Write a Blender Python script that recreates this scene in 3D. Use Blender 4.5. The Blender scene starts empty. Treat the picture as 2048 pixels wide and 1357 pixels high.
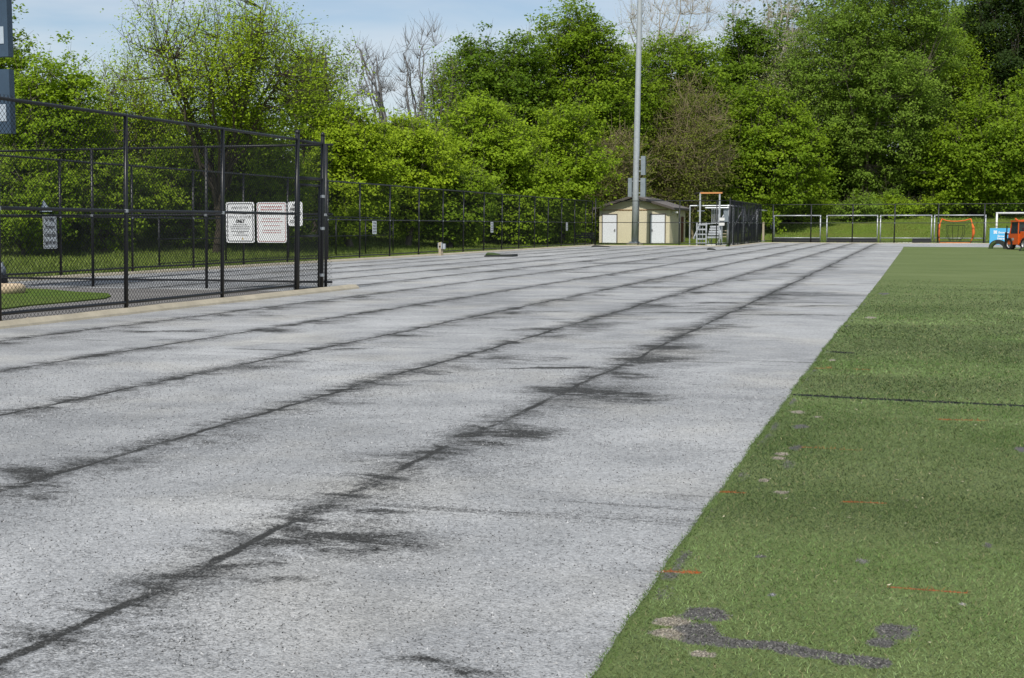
import bpy, math, random
import numpy as np
from mathutils import Vector, Matrix

# ------------------------------------------------------------------ camera, sky, sun, exposure
scene = bpy.context.scene
col = scene.collection
FPX, PW, PH = 2600.0, 2048.0, 1357.0
HC = 1.35
YAW = math.radians(17.06)
PITCH = math.atan(226.0 / FPX)

cam_data = bpy.data.cameras.new("camera")
cam = bpy.data.objects.new("camera", cam_data)
col.objects.link(cam)
cam_data.sensor_width = 36.0
cam_data.lens = FPX / PW * 36.0
cam_data.clip_start = 0.1
cam_data.clip_end = 2000.0
cam.location = (0, 0, HC)
cam.rotation_euler = (math.pi / 2 - PITCH, 0, YAW)
scene.camera = cam
CAM_R = cam.rotation_euler.to_matrix()
CAM_RIGHT = Vector((math.cos(YAW), math.sin(YAW), 0))
CAM_FWD = Vector((-math.sin(YAW), math.cos(YAW), 0))

SUN_EL = math.radians(50.0)
SUN_AZ = math.radians(177.0)          # compass style: 0 = +Y, clockwise
world = bpy.data.worlds.new("World")
scene.world = world
world.use_nodes = True
wn = world.node_tree.nodes
wl = world.node_tree.links
wn.clear()
w_out = wn.new("ShaderNodeOutputWorld")
w_bg = wn.new("ShaderNodeBackground")
w_sky = wn.new("ShaderNodeTexSky")
w_sky.sky_type = 'NISHITA'
w_sky.sun_disc = False
w_sky.sun_elevation = SUN_EL
w_sky.sun_rotation = SUN_AZ
w_sky.air_density = 1.0
w_sky.dust_density = 0.7
w_sky.ozone_density = 1.6
w_bg.inputs["Strength"].default_value = 0.105
# thin high cloud, the same all round the sky
w_tc = wn.new("ShaderNodeTexCoord")
w_map = wn.new("ShaderNodeMapping")
w_map.inputs["Scale"].default_value = (1.6, 1.6, 9.0)
w_noise = wn.new("ShaderNodeTexNoise")
w_noise.inputs["Scale"].default_value = 2.2
w_noise.inputs["Detail"].default_value = 5.0
w_noise.inputs["Distortion"].default_value = 0.6
w_ramp = wn.new("ShaderNodeMapRange")
w_ramp.inputs[1].default_value = 0.30
w_ramp.inputs[2].default_value = 0.72
w_ramp.inputs[3].default_value = 0.0
w_ramp.inputs[4].default_value = 0.88
w_mix = wn.new("ShaderNodeMix")
w_mix.data_type = 'RGBA'
w_mix.inputs[7].default_value = (6.3, 6.8, 7.3, 1)
wl.new(w_tc.outputs["Generated"], w_map.inputs["Vector"])
wl.new(w_map.outputs["Vector"], w_noise.inputs["Vector"])
wl.new(w_noise.outputs["Fac"], w_ramp.inputs[0])
wl.new(w_ramp.outputs[0], w_mix.inputs[0])
wl.new(w_sky.outputs["Color"], w_mix.inputs[6])
wl.new(w_mix.outputs[2], w_bg.inputs["Color"])
wl.new(w_bg.outputs["Background"], w_out.inputs["Surface"])

sun_data = bpy.data.lights.new("sun", 'SUN')
sun_data.energy = 3.6
sun_data.angle = math.radians(0.53)
sun_data.color = (1.0, 0.96, 0.89)
sun = bpy.data.objects.new("sun", sun_data)
col.objects.link(sun)
SUN_DIR = Vector((math.sin(SUN_AZ) * math.cos(SUN_EL), math.cos(SUN_AZ) * math.cos(SUN_EL), math.sin(SUN_EL)))
sun.rotation_euler = (-SUN_DIR).to_track_quat('-Z', 'Y').to_euler()
sun.location = SUN_DIR * 150

scene.view_settings.view_transform = 'Standard'
scene.view_settings.look = 'None'
scene.view_settings.gamma = 1.0
scene.view_settings.exposure = 0.12
scene.view_settings.use_curve_mapping = False
scene.render.engine = 'CYCLES'
scene.render.resolution_x = 1024
scene.render.resolution_y = 678
scene.cycles.max_bounces = 4
scene.cycles.diffuse_bounces = 2
scene.cycles.transmission_bounces = 2

rng = np.random.default_rng(7)
random.seed(7)


# ------------------------------------------------------------------ surveying helpers
def ray(px, py):
    v = Vector(((px - PW / 2) / FPX, -(py - PH / 2) / FPX, -1.0))
    return CAM_R @ v


def G(px, py, z=0.0):
    """ground point seen at a picture position"""
    d = ray(px, py)
    t = (z - HC) / d.z
    return Vector((d.x * t, d.y * t, z))


def AT(px, py, depth):
    """point at a given distance along the level view axis"""
    d = ray(px, py)
    t = depth / d.dot(CAM_FWD)
    return Vector((d.x * t, d.y * t, HC + d.z * t))


def ONX(px, X):
    """ground point on the line x = X seen in picture column px (ground level)"""
    lo, hi = 460.0, 3000.0
    for _ in range(60):
        m = (lo + hi) / 2
        if G(px, m).x < X:
            lo = m
        else:
            hi = m
    return G(px, (lo + hi) / 2)


def ONY(px, Y):
    lo, hi = 455.0, 3000.0
    for _ in range(60):
        m = (lo + hi) / 2
        if G(px, m).y > Y:
            lo = m
        else:
            hi = m
    return G(px, (lo + hi) / 2)


# ------------------------------------------------------------------ materials
class NT:
    def __init__(s, name):
        s.m = bpy.data.materials.new(name)
        s.m.use_nodes = True
        s.t = s.m.node_tree
        s.t.nodes.clear()
        s.out = s.n("ShaderNodeOutputMaterial")

    def n(s, typ, **kw):
        nd = s.t.nodes.new(typ)
        for k, v in kw.items():
            setattr(nd, k, v)
        return nd

    def l(s, a, b):
        s.t.links.new(a, b)

    def val(s, sock, v):
        if hasattr(v, "is_linked") or hasattr(v, "links"):
            s.l(v, sock)
        else:
            sock.default_value = v

    def math(s, op, a, b=None, c=None, clamp=False):
        nd = s.n("ShaderNodeMath", operation=op, use_clamp=clamp)
        s.val(nd.inputs[0], a)
        if b is not None:
            s.val(nd.inputs[1], b)
        if c is not None:
            s.val(nd.inputs[2], c)
        return nd.outputs[0]

    def rng(s, v, a, b, c=0.0, d=1.0, smooth=False):
        nd = s.n("ShaderNodeMapRange")
        if smooth:
            nd.interpolation_type = 'SMOOTHSTEP'
        s.val(nd.inputs[0], v)
        for i, q in enumerate((a, b, c, d)):
            s.val(nd.inputs[1 + i], q)
        return nd.outputs[0]

    def noise(s, vec, scale, detail=3.0, rough=0.55, dist=0.0, sc=None):
        if sc is not None:
            mp = s.n("ShaderNodeMapping")
            mp.inputs["Scale"].default_value = sc
            s.l(vec, mp.inputs["Vector"])
            vec = mp.outputs[0]
        nd = s.n("ShaderNodeTexNoise")
        s.l(vec, nd.inputs["Vector"])
        nd.inputs["Scale"].default_value = scale
        nd.inputs["Detail"].default_value = detail
        nd.inputs["Roughness"].default_value = rough
        nd.inputs["Distortion"].default_value = dist
        return nd.outputs["Fac"]

    def mix(s, f, a, b):
        nd = s.n("ShaderNodeMix", data_type='RGBA')
        s.val(nd.inputs[0], f)
        for k, q in ((6, a), (7, b)):
            if isinstance(q, tuple):
                nd.inputs[k].default_value = (q[0], q[1], q[2], 1)
            else:
                s.l(q, nd.inputs[k])
        return nd.outputs[2]

    def coords(s):
        return s.n("ShaderNodeTexCoord").outputs["Object"]

    def bsdf(s, base, rough=0.6, metal=0.0, spec=0.5, bump=None, bump_d=0.02, bump_s=0.5):
        p = s.n("ShaderNodeBsdfPrincipled")
        if isinstance(base, tuple):
            p.inputs["Base Color"].default_value = (base[0], base[1], base[2], 1)
        else:
            s.l(base, p.inputs["Base Color"])
        s.val(p.inputs["Roughness"], rough)
        p.inputs["Metallic"].default_value = metal
        p.inputs["Specular IOR Level"].default_value = spec
        if bump is not None:
            b = s.n("ShaderNodeBump")
            b.inputs["Strength"].default_value = bump_s
            b.inputs["Distance"].default_value = bump_d
            s.l(bump, b.inputs["Height"])
            s.l(b.outputs[0], p.inputs["Normal"])
        s.l(p.outputs[0], s.out.inputs[0])
        return p


def simple(name, c, rough=0.6, metal=0.0, var=0.18, scale=6.0, spec=0.4, bump=0.0):
    t = NT(name)
    co = t.coords()
    n1 = t.noise(co, scale, 5, 0.65)
    n2 = t.noise(co, scale * 9, 3, 0.6)
    f = t.math('ADD', t.math('MULTIPLY', n1, 0.7), t.math('MULTIPLY', n2, 0.3))
    f = t.rng(f, 0.3, 0.7)
    lo = tuple(q * (1 - var) for q in c)
    hi = tuple(min(1.0, q * (1 + var)) for q in c)
    t.bsdf(t.mix(f, lo, hi), t.rng(n1, 0.3, 0.7, max(0.05, rough - 0.1), min(1, rough + 0.1)), metal, spec,
           n2 if bump else None, 0.01, bump)
    return t.m


M = {}
M['black_vinyl'] = simple("black_vinyl", (0.012, 0.013, 0.015), 0.42, 0, 0.3, 3)
M['black_wire'] = simple("black_wire", (0.010, 0.011, 0.012), 0.5, 0, 0.2, 3)
M['clamp'] = simple("clamp_metal", (0.45, 0.46, 0.48), 0.35, 0.8, 0.2, 30)
M['galv'] = simple("galvanised_steel", (0.40, 0.43, 0.45), 0.55, 0.15, 0.14, 5)
M['galv_box'] = simple("painted_steel_box", (0.26, 0.30, 0.33), 0.45, 0.2, 0.12, 4)
M['alu'] = simple("aluminium", (0.50, 0.52, 0.54), 0.42, 0.35, 0.15, 4)
M['white_paint'] = simple("white_paint", (0.78, 0.78, 0.76), 0.45, 0, 0.06, 4)
M['sign_white'] = simple("sign_white", (0.74, 0.75, 0.75), 0.4, 0, 0.06, 5)
M['sign_dull'] = simple("sign_dull", (0.50, 0.56, 0.60), 0.4, 0, 0.06, 5)
M['ink'] = simple("sign_ink", (0.02, 0.02, 0.022), 0.5, 0, 0.2, 9)
M['ink_red'] = simple("faded_red_ink", (0.42, 0.16, 0.15), 0.5, 0, 0.2, 9)
M['ink_gold'] = simple("gold_ink", (0.45, 0.30, 0.03), 0.5, 0, 0.2, 9)
M['concrete'] = simple("kerb_concrete", (0.40, 0.355, 0.27), 0.85, 0, 0.22, 2.5, 0.25, 0.4)
M['concrete_grey'] = simple("footing_concrete", (0.36, 0.33, 0.28), 0.85, 0, 0.2, 3, 0.25, 0.4)
M['stone'] = simple("planter_stone", (0.55, 0.43, 0.29), 0.8, 0, 0.3, 8, 0.25, 0.6)
M['slate_blue'] = simple("slate_blue_panel", (0.045, 0.075, 0.115), 0.42, 0.1, 0.15, 1.2)
M['plate'] = simple("pale_plate", (0.40, 0.46, 0.52), 0.5, 0, 0.1, 8)
M['roof'] = simple("roof_shingle", (0.165, 0.15, 0.145), 0.85, 0, 0.2, 9, 0.25, 0.4)
M['fascia'] = simple("fascia_brown", (0.085, 0.072, 0.062), 0.7, 0, 0.15, 4)
M['siding'] = simple("cream_siding", (0.66, 0.60, 0.43), 0.65, 0, 0.06, 1.0)
M['trim'] = simple("rust_trim", (0.30, 0.16, 0.06), 0.7, 0, 0.2, 6)
M['door_white'] = simple("door_white", (0.76, 0.78, 0.82), 0.45, 0, 0.03, 0.6)
M['door_red'] = simple("door_red", (0.10, 0.018, 0.015), 0.5, 0, 0.1, 3)
M['orange'] = simple("orange_paint", (0.60, 0.095, 0.012), 0.35, 0, 0.1, 3, 0.5)
M['orange_cloth'] = simple("orange_cloth", (0.75, 0.16, 0.03), 0.7, 0, 0.12, 6)
M['orange_pale'] = simple("faded_orange", (0.62, 0.27, 0.09), 0.7, 0, 0.15, 6)
M['rubber'] = simple("tyre_rubber", (0.020, 0.020, 0.021), 0.75, 0, 0.25, 12, 0.3, 0.3)
M['rim'] = simple("rim_grey", (0.45, 0.45, 0.45), 0.45, 0.3, 0.1, 6)
M['black_steel'] = simple("black_steel", (0.014, 0.014, 0.016), 0.45, 0.2, 0.2, 5)
M['board_black'] = simple("black_board", (0.022, 0.023, 0.026), 0.6, 0, 0.25, 4)
M['glass_dark'] = simple("cab_glass", (0.02, 0.03, 0.035), 0.08, 0, 0.1, 2, 0.7)
M['sky_blue'] = simple("blue_banner", (0.08, 0.40, 0.66), 0.5, 0, 0.05, 2)
M['wood'] = simple("post_wood", (0.40, 0.34, 0.24), 0.8, 0, 0.2, 8, 0.3, 0.3)
M['bench_dark'] = simple("bench_dark", (0.03, 0.03, 0.035), 0.6, 0, 0.2, 5)
M['net_green'] = simple("net_dark", (0.02, 0.028, 0.022), 0.8, 0, 0.2, 5)
M['roll_back'] = simple("turf_roll_backing", (0.03, 0.033, 0.03), 0.8, 0, 0.3, 7, 0.3, 0.4)
M['roll_green'] = simple("turf_roll_pile", (0.055, 0.085, 0.028), 0.9, 0, 0.3, 25, 0.2, 0.8)
M['bark'] = simple("bark", (0.135, 0.115, 0.09), 0.9, 0, 0.35, 4, 0.2, 0.6)
M['bark_grey'] = simple("bark_grey", (0.20, 0.19, 0.185), 0.9, 0, 0.3, 4, 0.2, 0.4)
M['bark_dark'] = simple("bark_dark", (0.075, 0.062, 0.045), 0.9, 0, 0.35, 4, 0.2, 0.5)
M['bark_pale'] = simple("bark_pale", (0.42, 0.38, 0.32), 0.85, 0, 0.3, 4, 0.2, 0.4)
M['bark_brown'] = simple("bark_brown", (0.25, 0.205, 0.12), 0.9, 0, 0.35, 4, 0.2, 0.4)
M['hydrant'] = simple("grey_cap", (0.20, 0.23, 0.27), 0.5, 0.2, 0.2, 9)
M['debris'] = simple("debris_dark", (0.03, 0.032, 0.03), 0.9, 0, 0.3, 12)
M['leaf_tan'] = simple("dry_leaf", (0.42, 0.28, 0.12), 0.8, 0, 0.3, 30)


def leaf_material():
    t = NT("foliage")
    at = t.n("ShaderNodeAttribute", attribute_name="Col")
    base = at.outputs["Color"]
    p = t.n("ShaderNodeBsdfPrincipled")
    p.inputs["Roughness"].default_value = 0.6
    p.inputs["Specular IOR Level"].default_value = 0.15
    t.l(base, p.inputs["Base Color"])
    tr = t.n("ShaderNodeBsdfTranslucent")
    t.l(t.mix(0.35, base, (0.26, 0.40, 0.01)), tr.inputs["Color"])
    mx = t.n("ShaderNodeMixShader")
    mx.inputs[0].default_value = 0.36
    t.l(p.outputs[0], mx.inputs[1])
    t.l(tr.outputs[0], mx.inputs[2])
    t.l(mx.outputs[0], t.out.inputs[0])
    return t.m


M['leaf'] = leaf_material()


def attr_material(name, rough=0.65, spec=0.25):
    t = NT(name)
    at = t.n("ShaderNodeAttribute", attribute_name="Col")
    t.bsdf(at.outputs["Color"], rough, 0, spec)
    return t.m


M['blade'] = attr_material("grass_blades", 0.55, 0.35)


# gravel base left bare after the old turf was lifted
def gravel_material(seams):
    t = NT("gravel")
    co = t.coords()
    sep = t.n("ShaderNodeSeparateXYZ")
    t.l(co, sep.inputs[0])
    w1 = t.math('MULTIPLY', t.math('SUBTRACT', t.noise(co, 0.35, 2), 0.5), 0.20)
    w2 = t.math('MULTIPLY', t.math('SUBTRACT', t.noise(co, 4.0, 3), 0.5), 0.075)
    xd = t.math('ADD', sep.outputs[0], t.math('ADD', w1, w2))
    core = None
    halo = None
    fuzz = None
    for X in seams:
        df = t.math('SUBTRACT', xd, X)
        a = t.math('ABSOLUTE', df)
        c = t.rng(a, 0.055, 0.008, 0, 1, True)
        fz = t.rng(a, 0.36, 0.03, 0.0, 1.0)
        fuzz = fz if fuzz is None else t.math('MAXIMUM', fuzz, fz)
        right = t.rng(t.math('SUBTRACT', df, 0.10), 0.85, 0.0, 0.0, 1.0)
        left = t.rng(t.math('MULTIPLY', t.math('SUBTRACT', df, 0.10), -1.0), 0.42, 0.0, 0.0, 1.0)
        h = t.math('MULTIPLY', right, left)
        core = c if core is None else t.math('MAXIMUM', core, c)
        halo = h if halo is None else t.math('MAXIMUM', halo, h)
    grain = t.noise(co, 130.0, 2, 0.7)
    grain2 = t.noise(co, 46.0, 3, 0.7)
    vor = t.n("ShaderNodeTexVoronoi", feature='F1')
    t.l(co, vor.inputs["Vector"])
    vor.inputs["Scale"].default_value = 85.0
    patch = t.noise(co, 0.9, 6, 0.62, 0.4, (1.0, 1.3, 1))
    patch2 = t.noise(co, 2.0, 6, 0.7, 1.4, (0.75, 1.4, 1))
    streak = t.noise(co, 1.0, 4, 0.6, 0.3, (0.28, 5.5, 1))
    big = t.noise(co, 0.22, 3, 0.5)
    band = t.rng(t.noise(co, 0.30, 2, 0.5, 0.0, (0.25, 1.0, 1)), 0.40, 0.62)
    # rubber infill left along seams, in patches and in thin cross streaks
    zone = t.rng(t.noise(co, 0.16, 3, 0.6, 0.5), 0.40, 0.60)
    h1 = t.math('MULTIPLY', t.rng(halo, 0.0, 0.8), t.math('MULTIPLY', t.rng(patch, 0.40, 0.68), t.rng(zone, 0, 1, 0.45, 1.0)))
    h2 = t.math('MULTIPLY', t.rng(halo, 0.05, 0.9), t.math('MULTIPLY', t.rng(patch2, 0.44, 0.70), t.rng(zone, 0, 1, 0.30, 0.95)))
    s1 = t.math('MULTIPLY', t.rng(streak, 0.53, 0.70), t.math('MULTIPLY', band, 0.75))
    p1 = t.math('MULTIPLY', t.math('MULTIPLY', t.rng(patch2, 0.57, 0.76), t.rng(zone, 0, 1, 0.3, 1.0)), 0.8)
    gate = t.rng(t.noise(co, 1.7, 3), 0.34, 0.56, 0.6, 1.0)
    dark = t.math('MAXIMUM', t.math('MULTIPLY', core, gate), t.math('MULTIPLY', h1, 1.15))
    dark = t.math('MAXIMUM', dark, t.math('MULTIPLY', h2, 0.9))
    dark = t.math('MAXIMUM', dark, s1)
    dark = t.math('MAXIMUM', dark, t.math('MULTIPLY', fuzz, t.rng(patch2, 0.36, 0.62, 0.15, 1.0)))
    dark = t.math('MAXIMUM', dark, p1)
    sa = t.n("ShaderNodeAttribute", attribute_name="Col")
    sv = t.math('MULTIPLY', sa.outputs["Fac"], t.rng(t.noise(co, 2.6, 7, 0.78, 1.0, (0.7, 1.5, 1)), 0.33, 0.66, 0.30, 1.95))
    sv = t.math('MINIMUM', sv, 0.86)
    dark = t.math('MAXIMUM', dark, sv)
    g = t.math('ADD', t.math('MULTIPLY', grain, 0.55), t.math('MULTIPLY', grain2, 0.45))
    gs = t.rng(g, 0.34, 0.66)
    fac = t.rng(t.math('SUBTRACT', dark, t.math('MULTIPLY', gs, 0.62)), -0.15, 0.50)
    # stone colours
    swirl = t.noise(co, 0.75, 4, 0.55, 1.8)
    tone = t.rng(t.math('ADD', t.math('MULTIPLY', big, 0.40), t.math('ADD', t.math('MULTIPLY', patch, 0.30), t.math('MULTIPLY', swirl, 0.30))), 0.40, 0.60)
    lo = t.mix(tone, (0.275, 0.280, 0.285), (0.465, 0.468, 0.47))
    warm = t.mix(t.rng(t.noise(co, 0.6, 3), 0.5, 0.7), lo, t.mix(tone, (0.32, 0.315, 0.30), (0.50, 0.49, 0.465)))
    st = t.mix(gs, (0.06, 0.06, 0.06), (0.80, 0.80, 0.79))
    base = t.n("ShaderNodeMix", data_type='RGBA', blend_type='OVERLAY')
    base.inputs[0].default_value = 0.58
    t.l(warm, base.inputs[6])
    t.l(st, base.inputs[7])
    rubber = t.mix(gs, (0.018, 0.018, 0.017), (0.055, 0.054, 0.05))
    c = t.mix(fac, base.outputs[2], rubber)
    hgt = t.math('ADD', t.math('MULTIPLY', vor.outputs["Distance"], -0.6), t.math('ADD', t.math('MULTIPLY', g, 1.0), t.math('MULTIPLY', core, -2.0)))
    t.bsdf(c, 0.85, 0, 0.25, hgt, 0.012, 0.7)
    return t.m


def turf_material():
    t = NT("artificial_turf")
    co = t.coords()
    at = t.n("ShaderNodeAttribute", attribute_name="Col")
    al = at.outputs["Alpha"]
    g1 = t.noise(co, 60.0, 3, 0.75, 0.3)
    g2 = t.noise(co, 190.0, 2, 0.7)
    b1 = t.noise(co, 0.55, 5, 0.6, 0.2, (0.6, 1.2, 1))
    b2 = t.noise(co, 0.16, 3, 0.5, 0.0, (0.35, 1.6, 1))
    g = t.rng(t.math('ADD', t.math('MULTIPLY', g1, 0.6), t.math('MULTIPLY', g2, 0.4)), 0.33, 0.67)
    b = t.rng(t.math('ADD', t.math('MULTIPLY', b1, 0.6), t.math('MULTIPLY', b2, 0.4)), 0.38, 0.62)
    lo = t.mix(b, (0.068, 0.096, 0.026), (0.095, 0.125, 0.040))
    hi = t.mix(b, (0.142, 0.188, 0.056), (0.196, 0.240, 0.090))
    c = t.mix(g, lo, hi)
    worn = t.n("ShaderNodeMix", data_type='RGBA', blend_type='MULTIPLY')
    worn.inputs[0].default_value = 0.8
    t.l(at.outputs["Color"], worn.inputs[6])
    t.l(t.mix(g, (0.35, 0.35, 0.35), (1.5, 1.5, 1.5)), worn.inputs[7])
    f = t.rng(t.math('ADD', al, t.math('MULTIPLY', t.math('SUBTRACT', g, 0.5), 0.5)), 0.3, 0.6)
    c = t.mix(f, c, worn.outputs[2])
    t.bsdf(c, 0.8, 0, 0.2, g1, 0.02, 0.6)
    return t.m


def grass_material(name, lo, hi, dry):
    t = NT(name)
    co = t.coords()
    g = t.rng(t.noise(co, 9.0, 6, 0.75, 0.3), 0.32, 0.68)
    b = t.rng(t.noise(co, 0.35, 5, 0.6), 0.38, 0.64)
    c = t.mix(g, lo, hi)
    c = t.mix(t.math('MULTIPLY', b, 0.55), c, t.mix(g, tuple(q * 0.5 for q in dry), dry))
    t.bsdf(c, 0.85, 0, 0.15, t.noise(co, 22, 4, 0.7), 0.08, 0.8)
    return t.m


def asphalt_material():
    t = NT("asphalt")
    co = t.coords()
    g = t.noise(co, 90, 3, 0.7)
    b = t.rng(t.noise(co, 0.7, 5, 0.6), 0.35, 0.65)
    c = t.mix(b, (0.17, 0.16, 0.15), (0.25, 0.235, 0.22))
    c = t.mix(t.rng(g, 0.3, 0.7, 0.0, 0.5), c, (0.10, 0.10, 0.10))
    t.bsdf(c, 0.9, 0, 0.2, g, 0.01, 0.5)
    return t.m


M['lawn'] = grass_material("lawn", (0.060, 0.100, 0.012), (0.170, 0.250, 0.032), (0.20, 0.20, 0.05))
M['verge'] = grass_material("verge_grass", (0.05, 0.10, 0.012), (0.15, 0.24, 0.035), (0.19, 0.20, 0.05))
M['asphalt'] = asphalt_material()
M['turf'] = turf_material()


# ------------------------------------------------------------------ object helpers
def tag(o, label=None, cat=None, group=None, kind=None):
    if label:
        o["label"] = label
    if cat:
        o["category"] = cat
    if group:
        o["group"] = group
    if kind:
        o["kind"] = kind
    return o


def empty(name, loc=(0, 0, 0), rz=0.0):
    o = bpy.data.objects.new(name, None)
    o.empty_display_size = 0.3
    o.location = loc
    o.rotation_euler = (0, 0, rz)
    col.objects.link(o)
    return o


def link(name, me, mat=None, parent=None, loc=None):
    o = bpy.data.objects.new(name, me)
    if mat is not None and len(me.materials) == 0:
        me.materials.append(mat)
    col.objects.link(o)
    if parent is not None:
        o.parent = parent
    if loc is not None:
        o.location = loc
    return o


def fast_mesh(name, V, F, colors=None, smooth=False):
    """V (n,3) array, F (m,k) array of equal-size faces"""
    V = np.asarray(V, dtype=np.float32)
    F = np.asarray(F, dtype=np.int32)
    me = bpy.data.meshes.new(name)
    k = F.shape[1]
    me.vertices.add(len(V))
    me.vertices.foreach_set("co", V.ravel())
    me.loops.add(F.size)
    me.loops.foreach_set("vertex_index", F.ravel())
    me.polygons.add(len(F))
    me.polygons.foreach_set("loop_start", np.arange(0, F.size, k, dtype=np.int32))
    if smooth:
        me.polygons.foreach_set("use_smooth", np.ones(len(F), dtype=bool))
    me.update(calc_edges=True)
    if colors is not None:
        a = me.color_attributes.new("Col", 'FLOAT_COLOR', 'POINT')
        c = np.asarray(colors, dtype=np.float32)
        if c.shape[1] == 3:
            c = np.concatenate([c, np.ones((len(c), 1), np.float32)], 1)
        a.data.foreach_set("color", c.ravel())
    return me


class MB:
    """collects simple solids; build() links them as one mesh"""

    def __init__(s):
        s.v = []
        s.f = []

    def quadbox(s, pts):
        b = len(s.v)
        s.v += [tuple(p) for p in pts]
        for q in ((0, 3, 2, 1), (4, 5, 6, 7), (0, 1, 5, 4), (1, 2, 6, 5), (2, 3, 7, 6), (3, 0, 4, 7)):
            s.f.append(tuple(b + i for i in q))
        return s

    def box(s, x0, x1, y0, y1, z0, z1):
        return s.quadbox([(x0, y0, z0), (x1, y0, z0), (x1, y1, z0), (x0, y1, z0),
                          (x0, y0, z1), (x1, y0, z1), (x1, y1, z1), (x0, y1, z1)])

    def tube(s, p0, p1, r0, r1=None, n=8, caps=True):
        return s.path([p0, p1], [r0, r0 if r1 is None else r1], n, caps)

    def path(s, pts, rad, n=8, caps=True, closed=False):
        pts = [Vector(p) for p in pts]
        m = len(pts)
        if not isinstance(rad, (list, tuple)):
            rad = [rad] * m
        b = len(s.v)
        up = None
        for i, p in enumerate(pts):
            a = pts[(i - 1) % m] if (closed or i > 0) else pts[i]
            c = pts[(i + 1) % m] if (closed or i < m - 1) else pts[i]
            d = (c - a).normalized()
            if up is None:
                up = Vector((0, 0, 1)) if abs(d.z) < 0.9 else Vector((1, 0, 0))
            x = d.cross(up).normalized()
            y = x.cross(d).normalized()
            up = y
            for k in range(n):
                t = 2 * math.pi * k / n
                s.v.append(tuple(p + (x * math.cos(t) + y * math.sin(t)) * rad[i]))
        for i in range(m if closed else m - 1):
            j = (i + 1) % m
            for k in range(n):
                k2 = (k + 1) % n
                s.f.append((b + i * n + k, b + i * n + k2, b + j * n + k2, b + j * n + k))
        if caps and not closed:
            s.f.append(tuple(b + k for k in range(n))[::-1])
            s.f.append(tuple(b + (m - 1) * n + k for k in range(n)))
        return s

    def lathe(s, c, prof, n=20):
        b = len(s.v)
        for (r, z) in prof:
            for k in range(n):
                t = 2 * math.pi * k / n
                s.v.append((c[0] + r * math.cos(t), c[1] + r * math.sin(t), c[2] + z))
        for i in range(len(prof) - 1):
            for k in range(n):
                k2 = (k + 1) % n
                s.f.append((b + i * n + k, b + i * n + k2, b + (i + 1) * n + k2, b + (i + 1) * n + k))
        s.f.append(tuple(b + k for k in range(n))[::-1])
        s.f.append(tuple(b + (len(prof) - 1) * n + k for k in range(n)))
        return s

    def prism(s, poly, axis0, axis1):
        """poly: list of 3D points, extruded by vector axis1-axis0"""
        d = Vector(axis1) - Vector(axis0)
        b = len(s.v)
        n = len(poly)
        s.v += [tuple(Vector(p)) for p in poly] + [tuple(Vector(p) + d) for p in poly]
        s.f.append(tuple(b + i for i in range(n))[::-1])
        s.f.append(tuple(b + n + i for i in range(n)))
        for i in range(n):
            j = (i + 1) % n
            s.f.append((b + i, b + j, b + n + j, b + n + i))
        return s

    def mesh(s, name, smooth=False):
        me = bpy.data.meshes.new(name)
        me.from_pydata(s.v, [], s.f)
        if smooth:
            for p in me.polygons:
                p.use_smooth = len(p.vertices) == 4
        me.update()
        return me

    def build(s, name, mat, parent=None, smooth=False, loc=None):
        return link(name, s.mesh(name, smooth), mat, parent, loc)


def rounded_plate(w, h, r, thick, seg=5):
    """rounded rectangle in the xz plane, centred, front face towards -y"""
    pts = []
    for cx, cz, a0 in ((w / 2 - r, h / 2 - r, 0), (-w / 2 + r, h / 2 - r, 90), (-w / 2 + r, -h / 2 + r, 180), (w / 2 - r, -h / 2 + r, 270)):
        for k in range(seg + 1):
            a = math.radians(a0 + 90 * k / seg)
            pts.append((cx + r * math.cos(a), 0, cz + r * math.sin(a)))
    return MB().prism(pts, (0, 0, 0), (0, thick, 0))


def border_ring(w, h, r, bw, y, seg=5):
    m = MB()

    def loop(w, h, r):
        out = []
        for cx, cz, a0 in ((w / 2 - r, h / 2 - r, 0), (-w / 2 + r, h / 2 - r, 90), (-w / 2 + r, -h / 2 + r, 180), (w / 2 - r, -h / 2 + r, 270)):
            for k in range(seg + 1):
                a = math.radians(a0 + 90 * k / seg)
                out.append((cx + r * math.cos(a), y, cz + r * math.sin(a)))
        return out
    o = loop(w, h, r)
    i = loop(w - 2 * bw, h - 2 * bw, max(0.004, r - bw))
    n = len(o)
    m.v = o + i
    for k in range(n):
        k2 = (k + 1) % n
        m.f.append((k, k2, n + k2, n + k))
    return m


def lettering(name, text, size, mat, parent, x, y, z, wfit=None, bold=0.0, rotz=0.0):
    """flat text in the xz plane facing -y, centred on x, baseline z"""
    cu = bpy.data.curves.new(name, 'FONT')
    cu.body = text
    cu.size = size
    cu.align_x = 'CENTER'
    cu.offset = bold
    cu.resolution_u = 2
    to = bpy.data.objects.new(name, cu)
    col.objects.link(to)
    dg = bpy.context.evaluated_depsgraph_get()
    me = bpy.data.meshes.new_from_object(to.evaluated_get(dg))
    bpy.data.objects.remove(to)
    bpy.data.curves.remove(cu)
    n = len(me.vertices)
    co = np.empty(n * 3, np.float32)
    me.vertices.foreach_get("co", co)
    co = co.reshape(-1, 3)
    if wfit and n:
        ww = co[:, 0].max() - co[:, 0].min()
        if ww > 0:
            co[:, 0] *= wfit / ww
    out = np.zeros_like(co)
    out[:, 0] = co[:, 0] + x
    out[:, 1] = y
    out[:, 2] = co[:, 1] + z
    me.vertices.foreach_set("co", out.ravel())
    me.update()
    me.materials.clear()
    o = link(name, me, mat, parent)
    return o


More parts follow.
